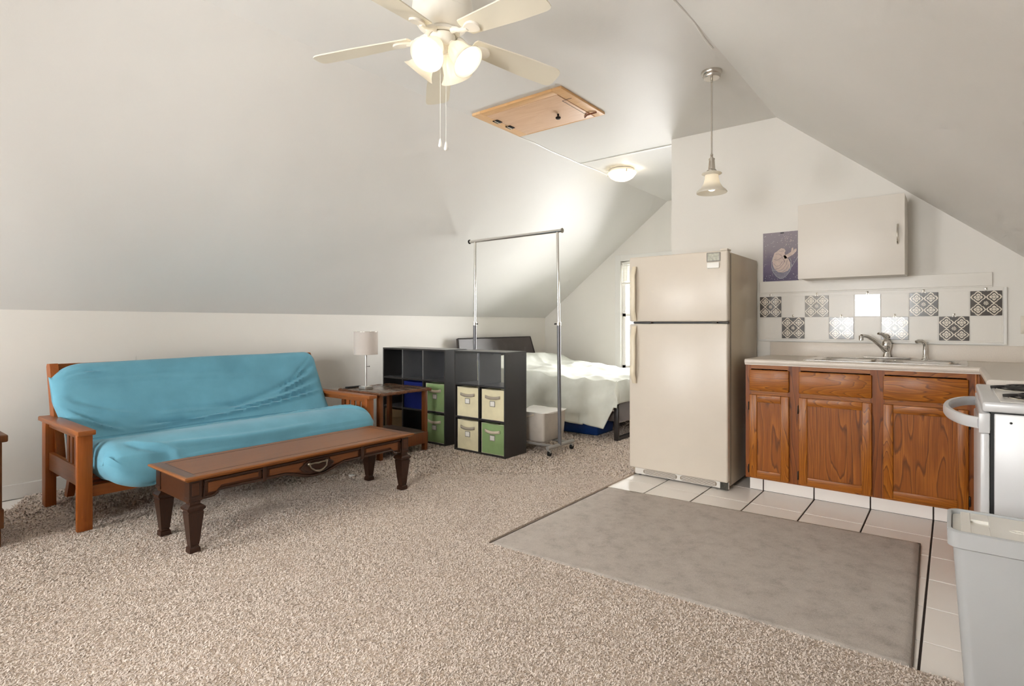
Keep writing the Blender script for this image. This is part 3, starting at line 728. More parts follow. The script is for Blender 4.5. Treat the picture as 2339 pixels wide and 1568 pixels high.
px0, px1, py0, py1 = bx0+.030, bx1-.016, by0+.016, by1-.016; nx0, nx1, ny0, ny1 = bx0+.052, bx0+.092, by0+.095, by0+.160
obj('lid_panel', B().box(px0, nx0, py0, py1, .588, .5965, bev=.001, seg=1).box(nx1, px1, py0, py1, .588, .5965, bev=.001, seg=1).box(nx0, nx1, py0, ny0, .588, .5965).box(nx0, nx1, ny1, py1, .588, .5965), 'binlid', li)
obj('raised_emblem', B().tube([(bx0+.155+.020*math.cos(a), by0+.105+.012*math.sin(a), .5968) for a in np.linspace(0, 2*PI, 24, endpoint=False)], .0013, 6, closed=True).tube([(bx0+.143, by0+.103, .5968), (bx0+.148, by0+.108, .5968), (bx0+.152, by0+.102, .5968), (bx0+.157, by0+.108, .5968), (bx0+.162, by0+.102, .5968), (bx0+.167, by0+.108, .5968)], .001, 6), 'binlid', li)

# rug
rugc = [(-1.925, 2.232), (-.108, 2.300), (-.135, 3.648), (-1.925, 3.535)]
def rugf(u, v, o=0):
    a = Vector(rugc[0]).lerp(Vector(rugc[1]), u); c = Vector(rugc[3]).lerp(Vector(rugc[2]), u); return a.lerp(c, v)
b = B(); nu, nv = 110, 80
def rg_(i, j):
    u, v = i/(nu-1), j/(nv-1); p = rugf(u, v); e = min(u*1.8, (1-u)*1.8, v*1.3, (1-v)*1.3)
    z = .012*min(1, (max(0, e)/.012))**.5 + .0016*mnoise.noise(Vector((p.x*14, p.y*14, 0)))*min(1, e*30)+.001
    return (p.x+.003*mnoise.noise(Vector((p.y*9, 3, 0)))*(e < .01), p.y+.004*mnoise.noise(Vector((p.x*7, 9, 0)))*(e < .01), z)
b.grid(rg_, nu, nv)
rug = tag(obj('kitchen_rug', b, 'rug', smooth=60, at=(-1.02, 2.93, 0)), 'plain grey short pile rug lying on the white tiles', 'rug')
edge = [Vector(p) for p in rugc]; pts = []
for a, c in zip(edge, edge[1:]+edge[:1]):
    for k in range(24): p = a.lerp(c, k/24); pts.append((p.x, p.y, .0045))
obj('binding', tube(pts, .0045, 6, closed=True), 'rugedge', rug)

# ================================================================== CEILING FIXTURES
FXc, FYc, FZ = -1.925, 1.90, 2.535
fan = thing('ceiling_fan', 'cream five-blade ceiling fan with lit four-shade light kit', 'ceiling fan', (FXc, FYc, ZF))
tf = T(FXc, FYc, 0)
obj('motor_housing', B().lathe([(.085, ZF), (.088, ZF-.03), (.080, ZF-.05), (.120, ZF-.058), (.142, ZF-.075), (.146, ZF-.115), (.140, ZF-.135), (.146, ZF-.140), (.143, ZF-.150), (.118, ZF-.190), (.090, ZF-.212), (.06, ZF-.217)], tf, 48, False, True), 'fan', fan)
obj('flywheel', B().lathe([(.06, 2.572), (.082, 2.570), (.082, 2.556), (.06, 2.553)], tf, 36, True, True), 'fan', fan)
obj('switch_housing', B().lathe([(.050, 2.556), (.0605, 2.552), (.0605, 2.545), (.058, 2.540), (.056, 2.505), (.048, 2.490), (.03, 2.482), (.012, 2.478)], tf, 32, True, True), 'fan', fan)
obj('dark_ring', B().lathe([(.0612, 2.552), (.0625, 2.5505), (.0612, 2.549)], tf, 40), 'bladeedge', fan)
for k in range(5):
    a = 3.669-k*2*PI/5
    R = tf @ Matrix.Rotation(a, 4, 'Z')
    drop = lambda r: 2.532-.058*max(0, r-.16)/.48
    def bl(r, w, s, up=0):     # tilted blade surface
        return R @ Vector((r, w, drop(r)-w*.21+up))
    out = []
    W = lambda r: .050+.018*min(1, (r-.155)/.30)
    for r in (.165, .25, .35, .45, .55, .60): out.append((r, W(r)))
    out += [(.622, .064), (.634, .054), (.640, .035), (.642, .0)]
    pts = out+[(r, -w) for r, w in out[-2::-1]]
    pts = [(.152, .0), (.154, .028), (.160, .042)]+pts+[(.160, -.042), (.154, -.028)]
    b = B(); b.prism(pts, lambda r, w: bl(r, w, 0), lambda r, w: bl(r, w, 0, .006))
    bo = obj('blade', b, 'blade', fan, 30)
    br = B()
    br.tube([R @ Vector((.072, .0, 2.556)), R @ Vector((.10, .0, 2.549)), R @ Vector((.125, 0, 2.534)), R @ Vector((.155, 0, 2.527)), R @ Vector((.18, 0, 2.525))], [.017, .013, .011, .013, .012], 10)
    med = []
    for i in range(24):
        th = 2*PI*i/24; r = .200+.048*math.cos(th); w = .030*math.sin(th)*(1+.35*math.cos(th)); med.append((r, w))
    br.prism(med, lambda r, w: bl(r, w, 0, -.011), lambda r, w: bl(r, w, 0, -.0005))
    obj('blade_iron', br, 'fan', bo, 40)
toc = math.radians(-44.6)
SHP = [(.020, 0), (.027, .007), (.040, .022), (.0485, .042), (.052, .068), (.056, .091), (.066, .112), (.079, .127), (.082, .130)]
for k, ph in enumerate((-31, 59, 149, 239)):
    a = toc+math.radians(ph); c, s = math.cos(a), math.sin(a)
    base = Vector((FXc+.040*c, FYc+.040*s, 2.510)); tilt = math.radians(42)      # axis: outward and down
    ax = Vector((c*math.sin(tilt), s*math.sin(tilt), -math.cos(tilt)))
    Mx = T(*(base+ax*.018)) @ ax.to_track_quat('Z', 'Y').to_matrix().to_4x4()
    sh = obj('glass_shade', B().lathe(SHP+[(.0805, .1305), (.0645, .1145), (.0545, .0915), (.0503, .068), (.0467, .042), (.038, .023), (.024, .009)], Mx, 36), 'frost', fan, 60)
    obj('fitter', B().lathe([(.012, -.024), (.017, -.018), (.023, -.002), (.0235, .006)], Mx, 24, True, True), 'fan', sh)
    obj('bulb', B().lathe([(.011, .014), (.016, .030), (.024, .048), (.028, .064), (.024, .080), (.013, .090), (.001, .094)], Mx, 20), 'bulb', sh)
    lo = Mx @ Vector((0, 0, .075)); bulb_light('fan_bulb_light', lo, 3.6, r=.035)
for dx, L_, nm in ((-.011, 2.045, 'a'), (.016, 2.030, 'b')):
    px_, py_ = FXc+.785*dx+.02, FYc+.62*dx-.02
    ch = obj('pull_chain', tube([(px_, py_, 2.50), (px_, py_, 2.3), (px_, py_, L_)], .0011, 6), 'white', fan)
    obj('chain_fob', B().lathe([(.002, L_+.004), (.005, L_-.002), (.009, L_-.022), (.0105, L_-.030), (.008, L_-.037), (.001, L_-.040)], T(px_, py_, 0), 16), 'white', ch)

# attic hatch
hx0, hx1, hy0, hy1 = -2.905, -2.086, 3.180, 3.787; hz1 = ZF; hz0 = ZF-.020
ha = thing('attic_hatch', 'pine attic hatch with black knob and hinges in the flat ceiling', 'hatch', ((hx0+hx1)/2, (hy0+hy1)/2, ZF))
w = .085
obj('frame_board', box(hx0, hx0+w, hy0, hy1, hz0, hz1, bev=.003), wood('pine_end_board', srgb(206, 156, 106), srgb(234, 194, 146), srgb(240, 206, 164), 'y', 5, .5, .0, 2.2, .6), ha)
obj('frame_board', box(hx1-w*.9, hx1, hy0, hy1, hz0, hz1, bev=.003), 'pineedge', ha)
obj('frame_board', box(hx0+w+.001, hx1-w*.9-.001, hy0, hy0+.07, hz0, hz1, bev=.003), 'pineedge', ha)
obj('frame_board', box(hx0+w+.001, hx1-w*.9-.001, hy1-.02, hy1, hz0, hz1, bev=.003), 'pineedge', ha)
pn = obj('door_panel', box(hx0+w+.004, hx1-w*.9-.005, hy0+.074, hy1-.022, hz0-.002, hz1-.002, bev=.002), 'pine', ha)
for y in (hy0+.17, hy0+.33):
    h = obj('hinge', box(hx0+w-.022, hx0+w+.028, y, y+.065, hz0-.0075, hz0-.0022, bev=.002), 'iron', ha)
    obj('hinge_barrel', tube([(hx0+w+.002, y, hz0-.008), (hx0+w+.002, y+.065, hz0-.008)], .005, 10), 'nickel', h)
obj('knob', B().lathe([(.008, 0), (.007, -.012), (.008, -.018), (.019, -.024), (.021, -.030), (.016, -.037), (.001, -.039)], T(hx1-.27, hy0+.37, hz0-.002), 20), 'iron', pn)
obj('latch_hook', tube([(hx1-.02, hy1-.09, hz0-.004), (hx1-.06, hy1-.11, hz0-.012), (hx1-.10, hy1-.10, hz0-.010), (hx1-.14, hy1-.06, hz0-.006)], .0055, 8), plain('brown_leather_latch', srgb(120, 66, 34), .5), ha)
obj('latch_cut', B().box(hx1-.11, hx1-.105, hy0+.18, hy1-.10, hz0-.0026, hz0-.0019).box(hx1-.11, hx1-.03, hy0+.176, hy0+.182, hz0-.0026, hz0-.0019), 'cline', ha)

# pendant lamp
pxx, pyy = -1.214, 3.605
pe = thing('pendant_lamp', 'brushed nickel pendant lamp with bell shaped frosted glass shade', 'pendant lamp', (pxx, pyy, ZF)); tp = T(pxx, pyy, 0)
obj('canopy', B().lathe([(.064, ZF), (.065, ZF-.010), (.060, ZF-.022), (.055, ZF-.026), (.054, ZF-.036), (.048, ZF-.044), (.010, ZF-.046)], tp, 36, False, True), 'nickel', pe)
obj('rod', tube([(pxx, pyy, ZF-.045), (pxx, pyy, ZF-.07), (pxx, pyy, ZF-.071), (pxx, pyy, 2.26)], [.007, .007, .005, .005], 12), 'nickel', pe)
obj('socket', B().lathe([(.005, 2.262), (.009, 2.255), (.009, 2.247), (.006, 2.243), (.010, 2.238), (.010, 2.232), (.018, 2.229), (.0195, 2.224), (.017, 2.215), (.018, 2.210), (.022, 2.160), (.030, 2.152), (.030, 2.140)], tp, 24, True, True), 'nickel', pe)
ps = obj('glass_shade', B().lathe([(.024, 2.148), (.034, 2.144), (.058, 2.136), (.062, 2.131), (.056, 2.127), (.041, 2.122), (.042, 2.10), (.050, 2.07), (.066, 2.042), (.088, 2.022), (.0945, 2.012), (.092, 2.007), (.085, 2.018), (.062, 2.040), (.047, 2.070), (.039, 2.10), (.038, 2.124), (.022, 2.140)], tp, 48), 'frost', pe, 60)
obj('bulb', B().lathe([(.012, 2.115), (.016, 2.095), (.026, 2.072), (.030, 2.052), (.026, 2.032), (.014, 2.022), (.001, 2.020)], tp, 24), 'bulb', ps)
bulb_light('pendant_bulb_light', (pxx, pyy, 2.05), 46.0, r=.03)
# flush ceiling light
dxx, dyy = -2.72, 5.30
dl = thing('flush_ceiling_light', 'lit cream dome ceiling light in the bedroom end', 'ceiling light', (dxx, dyy, ZF)); td = T(dxx, dyy, 0)
obj('pan', B().lathe([(.105, ZF), (.128, ZF-.006), (.130, ZF-.026), (.115, ZF-.028)], td, 40, False, False), 'fan', dl)
do = obj('glass_dome', B().lathe([(.146, ZF-.034), (.149, ZF-.040), (.144, ZF-.052), (.118, ZF-.085), (.080, ZF-.108), (.04, ZF-.120), (.001, ZF-.123)], td, 48), 'frost2', dl, 60)
obj('clip', B().box(dxx+.10, dxx+.112, dyy-.105, dyy-.095, ZF-.058, ZF-.03), 'nickel', dl)
obj('clip', B().box(dxx-.152, dxx-.142, dyy-.03, dyy-.02, ZF-.055, ZF-.028), 'nickel', dl)
obj('bulb', B().lathe([(.012, ZF-.02), (.022, ZF-.04), (.026, ZF-.055), (.018, ZF-.07), (.001, ZF-.076)], td, 20), 'bulb', do)
bulb_light('dome_bulb_light', (dxx+.05, dyy, ZF-.062), 1.4, r=.03)

# ================================================================== FUTON
fu = thing('futon_sofa', 'wooden futon sofa with turquoise mattress cover against the knee wall', 'sofa', (-4.2, 1.94, CZ))
def arm(y0, y1):
    s0 = y0 if y0 < 1.5 else y0
    a = obj('armrest', box(-4.60, -3.752, y0-.006, y1+.006, .548, .576, bev=.006), 'futonwood_x', fu)
    obj('front_post', box(-3.825, -3.790, y0, y1, CZ-.003, .548, bev=.004), 'futonwood', a)
    obj('rear_post', box(-4.560, -4.478, y0+.006, y1-.010, CZ-.003, .548, bev=.004), 'futonwood', a)
    ym = (y0+y1)/2
    obj('side_rail', box(-4.478, -3.825, ym-.012, ym+.012, .245, .355, bev=.003), 'futonwood_x', a)
    obj('upper_rail', box(-4.478, -3.825, ym-.012, ym+.012, .515, .548, bev=.002), 'futonwood_x', a)
    for x in (-4.09, -4.02, -3.945, -3.875):
        obj('slat', box(x-.025, x+.018, ym-.007, ym+.007, .355, .515, bev=.002), 'futonwood', a)
    return a
arm(.930, 1.002); arm(2.868, 2.940)
obj('front_rail', box(-3.845, -3.820, 1.002, 2.868, .188, .252, bev=.004), 'futonwood_y', fu)
obj('rear_rail', box(-4.53, -4.505, .992, 2.868, .188, .252, bev=.004), 'futonwood_y', fu)
for x in (-3.92, -4.04, -4.16, -4.28):
    obj('seat_slat', box(x-.03, x+.03, 1.0, 2.87, .236, .252), 'futonwood_y', fu)
for y in (1.004, 2.832):        # leaning back-frame posts
    b = B(); b.prism([(-4.40, .27), (-4.49, .27), (-4.675, .885), (-4.66, .905), (-4.60, .908), (-4.585, .89)], lambda x, z: (x, y-.022, z), lambda x, z: (x, y+.022, z)); b.bev(.003)
    obj('back_post', b, 'futonwood', fu)
    b = B(); b.prism([(-4.62, .03), (-4.56, .03), (-4.44, .27), (-4.50, .27)], lambda x, z: (x, y+.06, z), lambda x, z: (x, y+.10, z)); obj('back_leg', b, 'futonwood', fu)
b = B(); b.prism([(-4.668, .850), (-4.640, .850), (-4.640, .902), (-4.668, .902)], lambda x, z: (x, .99, z), lambda x, z: (x, 2.85, z)); b.bev(.003)
obj('top_rail', b, 'futonwood_y', fu)
# mattress: closed folded section swept along y
sec = [(-3.605, .365), (-3.62, .295), (-3.68, .252), (-3.80, .262), (-4.05, .275), (-4.30, .28), (-4.42, .31), (-4.49, .45), (-4.555, .65), (-4.615, .83), (-4.632, .885), (-4.585, .912), (-4.535, .885),
       (-4.475, .76), (-4.40, .62), (-4.335, .51), (-4.275, .435), (-4.235, .412), (-4.18, .432), (-4.05, .468), (-3.90, .492), (-3.77, .493), (-3.67, .462), (-3.615, .415)]
def catmull(P, m):
    n = len(P); R = []
    for i in range(n):
        a, b_, c, d = (np.array(P[(i+k-1) % n]) for k in range(4))
        for t in np.arange(m)/m:
            R.append(.5*((2*b_)+(-a+c)*t+(2*a-5*b_+4*c-d)*t*t+(-a+3*b_-3*c+d)*t**3))
    return np.array(R)
S_ = catmull(sec, 9); ns = len(S_); ny = 230; my0, my1 = 1.022, 2.868
nrm = np.roll(S_, -1, 0)-np.roll(S_, 1, 0); nrm = np.stack([nrm[:, 1], -nrm[:, 0]], 1); nrm /= np.linalg.norm(nrm, axis=1)[:, None]
cen = np.array([-4.12, .40])
mid = []
for p in S_:      # inner spine of the folded mattress, for rounding the ends
    x, z = p
    if x > -4.25: mid.append((min(max(x, -4.2), -3.69), .375))
    else:
        t = np.clip((z-.40)/.44, 0, 1); mid.append((-4.36-.215*t, .40+.44*t))
mid = np.array(mid)
# folds of the cover: (y0, h0, y1, h1, sag, depth, width); h runs up the back rest (z) or across the seat (x)
BACKF = [(1.45, .470, 2.80, .585, -.030, .016, .014), (1.75, .500, 2.82, .665, -.040, .011, .020), (2.05, .520, 2.80, .745, -.030, .009, .022), (1.12, .800, 2.35, .745, .012, .005, .012),
         (1.06, .600, 1.30, .475, -.02, .008, .014), (1.06, .680, 1.40, .560, -.02, .006, .018), (1.55, .545, 2.1, .530, .0, .006, .014), (2.45, .62, 2.84, .80, -.02, .008, .018), (2.60, .70, 2.80, .86, -.01, .007, .014), (1.07, .84, 1.30, .86, 0, .006, .010)]
SEATF = [(1.10, -4.12, 2.2, -4.17, .02, .012, .022), (2.1, -4.10, 2.82, -3.90, -.04, .010, .026), (2.4, -4.05, 2.80, -3.72, -.03, .009, .026), (1.15, -3.72, 1.40, -3.60, 0, .010, .025), (1.3, -3.66, 2.3, -3.64, .02, .009, .022)]
def folds(F, y, h):
    v = 0
    for y0, h0, y1, h1, sg, dp, w in F:
        t = (y-y0)/(y1-y0)
        if t < -.08 or t > 1.08: continue
        e = max(0, min(1, (t+.08)/.2))*max(0, min(1, (1.08-t)/.2)); hc = lerp(h0, h1, t)+sg*4*t*(1-t)
        d = (h-hc)/w; v += 1.7*dp*e*(math.exp(-(d-1.1)**2)-1.15*math.exp(-d*d*1.6))
    return v
def wr(x, y, z, i):
    v = .009*mnoise.noise(Vector((x*2.0, y*1.1, z*2.5)))
    v += .0030*mnoise.noise(Vector((x*7+z*9, y*3.2, 2)))
    if 110 <= i: pass
    if x < -4.24 and z > .40: v += folds(BACKF, y, z)*(1 if x > -4.56 else .2)
    elif z > .28: v += folds(SEATF, y, x)
    return v
def mf(i, j):
    y = my0+(my1-my0)*j/(ny-1); d = min(y-my0, my1-y); left = (y-my0) < (my1-y)
    x, z = S_[i]; m = mid[i]
    rr_ = .075
    k = 1.0 if d >= rr_ else math.sqrt(max(0, 1-(1-d/rr_)**2))
    k = .22+.78*k
    n_ = nrm[i]; w = wr(x, y, z, i)*(1 if d > .02 else .4)
    crease = -.045*math.exp(-((x+4.235)/.024)**2)*(z < .5)
    px_, pz_ = x+n_[0]*(w+crease), z+n_[1]*(w+crease)
    if z > .70:                      # slumped top corners of the back rest
        Rc = .17 if left else .11
        if d < Rc: pz_ -= (Rc-math.sqrt(max(0, Rc*Rc-(Rc-d)**2)))*(z-.70)/.21*(.8 if left else .5)
        pz_ -= .012*max(0, 1-(y-my0)/1.2)*(z-.70)/.21
    if x > -3.85:                    # the seat edge droops, rounded off towards the arms
        e_ = (x+3.85)/.25
        if z < .42: pz_ += e_*(-.030*math.exp(-((y-1.20)/.22)**2)-.014)
        if left and d < .24: q1 = .24-math.sqrt(max(0, .24**2-(.24-d)**2)); pz_ += e_*q1*(.85 if z < .36 else (.36 if z < .42 else 0)); px_ -= q1*e_*.30
        if not left and d < .16: q1 = .16-math.sqrt(max(0, .16**2-(.16-d)**2)); px_ -= q1*e_*.9; pz_ -= q1*e_*.4*(z > .42)
    sft = max(0, min(1, (z-.585)/.07))*max(0, 1-(y-my0)/.35)*.048 if x < -4.3 else 0     # above the arm the back rest spreads sideways
    return (lerp(m[0], px_, k), y-sft, lerp(m[1], pz_, k))
b = B(); b.grid(mf, ns, ny, cu=True)
b.bm.verts.ensure_lookup_table()
b.bm.faces.new([b.bm.verts[i*ny] for i in range(ns)]); b.bm.faces.new([b.bm.verts[i*ny+ny-1] for i in range(ns)])
obj('mattress', b, 'blue', fu, 70)

# ================================================================== COFFEE TABLE
tx0, tx1, ty0, ty1, tz = -3.452, -2.966, 1.158, 2.652, .402
ctb = thing('coffee_table', 'long low walnut coffee table with carved apron and tapered legs', 'coffee table', ((tx0+tx1)/2, (ty0+ty1)/2, CZ))
e_ = [(0, .0), (.010, .0), (.016, .006), (.024, .010), (.026, .017), (.022, .024), (.0, .026)]
rings = []
for o, z in [(.028, -.028), (.020, -.026), (.014, -.020), (.004, -.014), (.0, -.008), (.004, -.002), (.012, .0)]:
    rings.append([(tx0+o, ty0+o, tz+z), (tx1-o, ty0+o, tz+z), (tx1-o, ty1-o, tz+z), (tx0+o, ty1-o, tz+z)])
tt = obj('top', loft(rings), 'ctop', ctb, 0)
bd = .062
for a in ((tx0+bd, tx1-bd, ty0+bd, ty0+bd+.004), (tx0+bd, tx1-bd, ty1-bd-.004, ty1-bd), (tx0+bd, tx0+bd+.004, ty0+bd, ty1-bd), (tx1-bd-.004, tx1-bd, ty0+bd, ty1-bd)):
    obj('inlay_line', box(a[0], a[1], a[2], a[3], tz-.001, tz+.0006), 'cline', tt)
obj('end_border', box(tx0+.016, tx1-.016, ty0+.014, ty0+bd, tz-.002, tz+.0004), wood('border_veneer', srgb(80, 44, 20), srgb(118, 72, 38), srgb(134, 86, 48), 'x', 4, .3, .3, 2, .5), tt)
obj('end_border', box(tx0+.016, tx1-.016, ty1-bd, ty1-.014, tz-.002, tz+.0004), bpy.data.materials['border_veneer'], tt)
ax0, ax1, ay0, ay1 = tx0+.034, tx1-.034, ty0+.036, ty1-.036; az1 = tz-.028; az0 = .262
obj('end_apron', box(ax0+.02, ax1-.02, ay0, ay0+.018, az0, az1), 'cdark', ctb)
obj('end_apron', box(ax0+.02, ax1-.02, ay1-.018, ay1, az0, az1), 'cdark', ctb)
def apron_pts(y0, y1, top, lo, hi, steps):
    """shaped lower edge: list of (t, z)"""
    return [(y0, top), (y1, top)]+[(lerp(y0, y1, t), z) for t, z in reversed(steps)]
L1, L2, L3, L4 = ay0+.055, ay0+.385, ay1-.385, ay1-.055
lo, hi = .272, .298
sh1 = [(0, lo), (.16, lo), (.20, lo+.010), (.24, hi), (1, hi)]
sh3 = [(0, hi), (.76, hi), (.80, lo+.010), (.84, lo), (1, lo)]
sh2 = [(0, hi-.002), (.20, hi-.002), (.26, hi-.012), (.34, lo-.004), (.42, lo-.016), (.5, lo-.02), (.58, lo-.016), (.66, lo-.004), (.74, hi-.012), (.80, hi-.002), (1, hi-.002)]
for sgn, X in ((1, ax1), (-1, ax0)):
    fa_ = obj('front_apron' if sgn > 0 else 'rear_apron', B().prism([(L1-.03, az1), (L4+.03, az1)]+[(lerp(L3, L4, t), z) for t, z in reversed(sh3)]+[(lerp(L2, L3, t), z) for t, z in reversed(sh2)]+[(lerp(L1, L2, t), z) for t, z in reversed(sh1)],
        lambda y, z: (X-sgn*.02, y, z), lambda y, z: (X-sgn*.004, y, z)), 'cdark', ctb, 0)
    for (a, c), sh in (((L1, L2), sh1), ((L2, L3), sh2), ((L3, L4), sh3)):
        g = .012
        low = [(lerp(a+g, c-g, t), z+.010) for t, z in sh]
        outl = [(a+g, az1-.008), (c-g, az1-.008)]+low[::-1]
        b = B(); pts3 = [(X+sgn*.002, y, z) for y, z in outl]; b.tube(pts3, .0075, 8, closed=True); obj('moulding', b, 'cdarkz', fa_, 50)
        inn = [(a+g+.022, az1-.022), (c-g-.022, az1-.022)]+[(lerp(a+g+.022, c-g-.022, t), z+.030) for t, z in sh][::-1]
        if (a, c) == (L2, L3):
            m1, m2 = lerp(a, c, .36), lerp(a, c, .64)
            for y0_, y1_, tt_ in ((a+g+.02, m1, [(0, hi+.026), (.5, hi+.024), (.75, hi+.012), (1, lo+.035)]), (m2, c-g-.02, [(0, lo+.035), (.25, hi+.012), (.5, hi+.024), (1, hi+.026)])):
                pl = [(y0_, az1-.022), (y1_, az1-.022)]+[(lerp(y0_, y1_, t), z-.006) for t, z in tt_][::-1]
                b = B(); b.prism(pl, lambda y, z: (X-sgn*.004, y, z), lambda y, z: (X+sgn*.003, y, z)); b.bev(.002, 1); obj('panel', b, 'cpanel', fa_, 0)
            cy_ = (a+c)/2; cz_ = lerp(az1, lo-.01, .5)
            med = [(cy_+.105*math.cos(t)*(1+.12*math.cos(4*t)), cz_+.043*math.sin(t)*(1-.1*math.cos(4*t))) for t in np.linspace(0, 2*PI, 40, endpoint=False)]
            b = B(); b.prism(med, lambda y, z: (X-sgn*.004, y, z), lambda y, z: (X+sgn*.007, y, z)); b.bev(.003, 2, 60); obj('medallion', b, 'cdarkz', fa_, 30)
            b = B(); b.tube([(X+sgn*.008, y, z) for y, z in [(cy_+(yy-cy_)*.92, cz_+(zz-cz_)*.92) for yy, zz in med]], .0045, 6, closed=True); obj('medallion_rim', b, 'cdarkz', fa_, 50)
            if sgn > 0:
                hd = B(); Xh = X+.016
                hd.tube([(Xh, cy_-.058, cz_+.018), (Xh+.006, cy_-.03, cz_+.022), (Xh+.006, cy_, cz_+.019), (Xh+.006, cy_+.03, cz_+.022), (Xh, cy_+.058, cz_+.018)], [.007, .005, .006, .005, .007], 10)
                hd.tube([(Xh, cy_-.058, cz_+.018), (Xh+.010, cy_-.052, cz_-.004), (Xh+.012, cy_-.026, cz_-.022), (Xh+.013, cy_, cz_-.028), (Xh+.012, cy_+.026, cz_-.022), (Xh+.010, cy_+.052, cz_-.004), (Xh, cy_+.058, cz_+.018)], [.006, .0045, .006, .010, .006, .0045, .006], 10)
                for sg in (-1, 1): hd.lathe([(.011, -.012), (.013, -.004), (.009, .004), (.001, .008)], T(Xh, cy_+sg*.058, cz_+.018) @ Matrix.Rotation(PI/2, 4, 'Y'), 14)
                obj('handle', hd, 'brass', fa_, 60)
        else:
            b = B(); b.prism(inn, lambda y, z: (X-sgn*.004, y, z), lambda y, z: (X+sgn*.003, y, z)); b.bev(.002, 1); obj('panel', b, 'cpanel', fa_, 0)
    for y in (L2, L3):
        obj('divider', box(X-.003, X+sgn*.009, y-.011, y+.011, hi-.006, az1, bev=.003), 'cdarkz', fa_)
def sq(cx, cy, h, z): return [(cx-h, cy-h, z), (cx+h, cy-h, z), (cx+h, cy+h, z), (cx-h, cy+h, z)]
for cx in (ax0+.024, ax1-.024):
    for cy in (ay0+.026, ay1-.026):
        pr_ = [(.026, CZ-.003), (.025, .035), (.020, .040), (.019, .048), (.021, .05), (.037, .215), (.034, .218), (.034, .222), (.038, .226), (.043, .232), (.043, .242), (.034, .250), (.025, .256), (.024, .268), (.031, .272), (.031, .288), (.029, .290), (.029, az1)]
        lg = obj('leg', loft([sq(cx, cy, h, z) for h, z in pr_]), 'cdarkz', ctb, 0)
        s = 1 if cx > (tx0+tx1)/2 else -1
        obj('leg_face', box(cx+s*.029, cx+s*.032, cy-.018, cy+.018, .30, az1-.01, bev=.0015, seg=1), 'cdark', lg)
tag(obj('paper_scrap', B().box(-3.58, -3.545, 2.545, 2.575, CZ+.002, CZ+.012, bev=.002), 'white', at=(-3.56, 2.56, CZ)), 'scrap of white paper on the carpet under the coffee table', 'paper')

# ================================================================== END TABLE, LAMP
ex0, ex1, ey0, ey1, ez = -4.345, -3.755, 2.985, 3.555, .583
et = thing('end_table', 'square wooden end table with chipped dark top beside the futon', 'end table', ((ex0+ex1)/2, (ey0+ey1)/2, CZ))
tp_ = obj('top', box(ex0, ex1, ey0, ey1, ez-.012, ez, bev=.003), 'etop', et)
def rough_edge(p, q_):
    n = 60; b = B(); ln = (Vector(q_)-Vector(p)).length; d = (Vector(q_)-Vector(p)).normalized(); out_ = Vector((d.y, -d.x, 0))
    def f(i, j):
        t = i/(n-1); c = Vector(p).lerp(Vector(q_), t); a = 2*PI*j/8
        r = .011+.006*mnoise.noise(Vector((t*ln*25, j*.9, 3)))
        return c+out_*math.cos(a)*r*.8+Vector((0, 0, math.sin(a)*r*1.15-.011))
    b.grid(f, n, 8, cv=True); b.bm.verts.ensure_lookup_table()
    b.bm.faces.new([b.bm.verts[j] for j in range(8)]); b.bm.faces.new([b.bm.verts[(n-1)*8+j] for j in range(8)]); return b
for p, q_ in (((ex1, ey0, ez), (ex1, ey1, ez)), ((ex0, ey0, ez), (ex1, ey0, ez)), ((ex0, ey1, ez), (ex1, ey1, ez)), ((ex0, ey0, ez), (ex0, ey1, ez))):
    obj('chipped_edge', rough_edge(p, q_), 'eedge', tp_, 60)
for x in (ex0+.04, ex1-.052):
    for y in (ey0+.03, ey1-.03):
        obj('leg', box(x-.022, x+.022, y-.018, y+.018, CZ-.003, ez-.012, bev=.003), 'ewood', et)
sh_ = obj('lower_shelf', box(ex0+.03, ex1-.034, ey0+.015, ey1-.015, .170, .186, bev=.002), 'eshelf', et)
obj('shelf_apron', box(ex1-.048, ex1-.026, ey0+.012, ey1-.010, .078, .180, bev=.003), 'ewood', sh_)
obj('shelf_apron', box(ex0+.03, ex1-.05, ey1-.03, ey1-.012, .078, .170, bev=.003), 'ewood', sh_)
obj('back_apron', box(ex0+.022, ex0+.04, ey0+.04, ey1-.04, .49, ez-.013, bev=.002), 'ewood', et)
lx, ly = -4.155, 3.135
la = thing('table_lamp', 'slim silver table lamp with drum shade on the end table', 'lamp', (lx, ly, ez))
obj('base', box(lx-.045, lx+.045, ly-.045, ly+.045, ez+.0005, ez+.024, bev=.003), 'lampbase', la)
obj('pole', tube([(lx, ly, ez+.022), (lx, ly, 1.0)], .0085, 14), 'lampbase', la)
obj('shade', B().lathe([(.1045, .893), (.106, .893), (.106, 1.099), (.1045, 1.099), (.1045, .893)], T(lx, ly, 0), 48), 'shade', la, 50)
obj('shade_ring', B().tube([(lx+.105*math.cos(a), ly+.105*math.sin(a), 1.0985) for a in np.linspace(0, 2*PI, 40, endpoint=False)], .0014, 6, closed=True).tube([(lx-.105, ly, 1.0), (lx+.105, ly, 1.0)], .002, 6).tube([(lx, ly-.105, 1.0), (lx, ly+.105, 1.0)], .002, 6), 'nickel', la)
obj('switch_knob', B().tube([(lx, ly, .785), (lx+.022, ly+.017, .785)], .0022, 8).lathe([(.002, -.005), (.005, -.002), (.005, .003), (.001, .005)], T(lx+.024, ly+.019, .785), 10), 'iron', la)
tag(obj('flat_device', B().box(-4.335, -4.30, 3.04, 3.19, ez+.0005, ez+.014, bev=.004), 'rubber', at=(-4.32, 3.11, ez)), 'flat black gadget lying left of the silver lamp base', 'gadget')

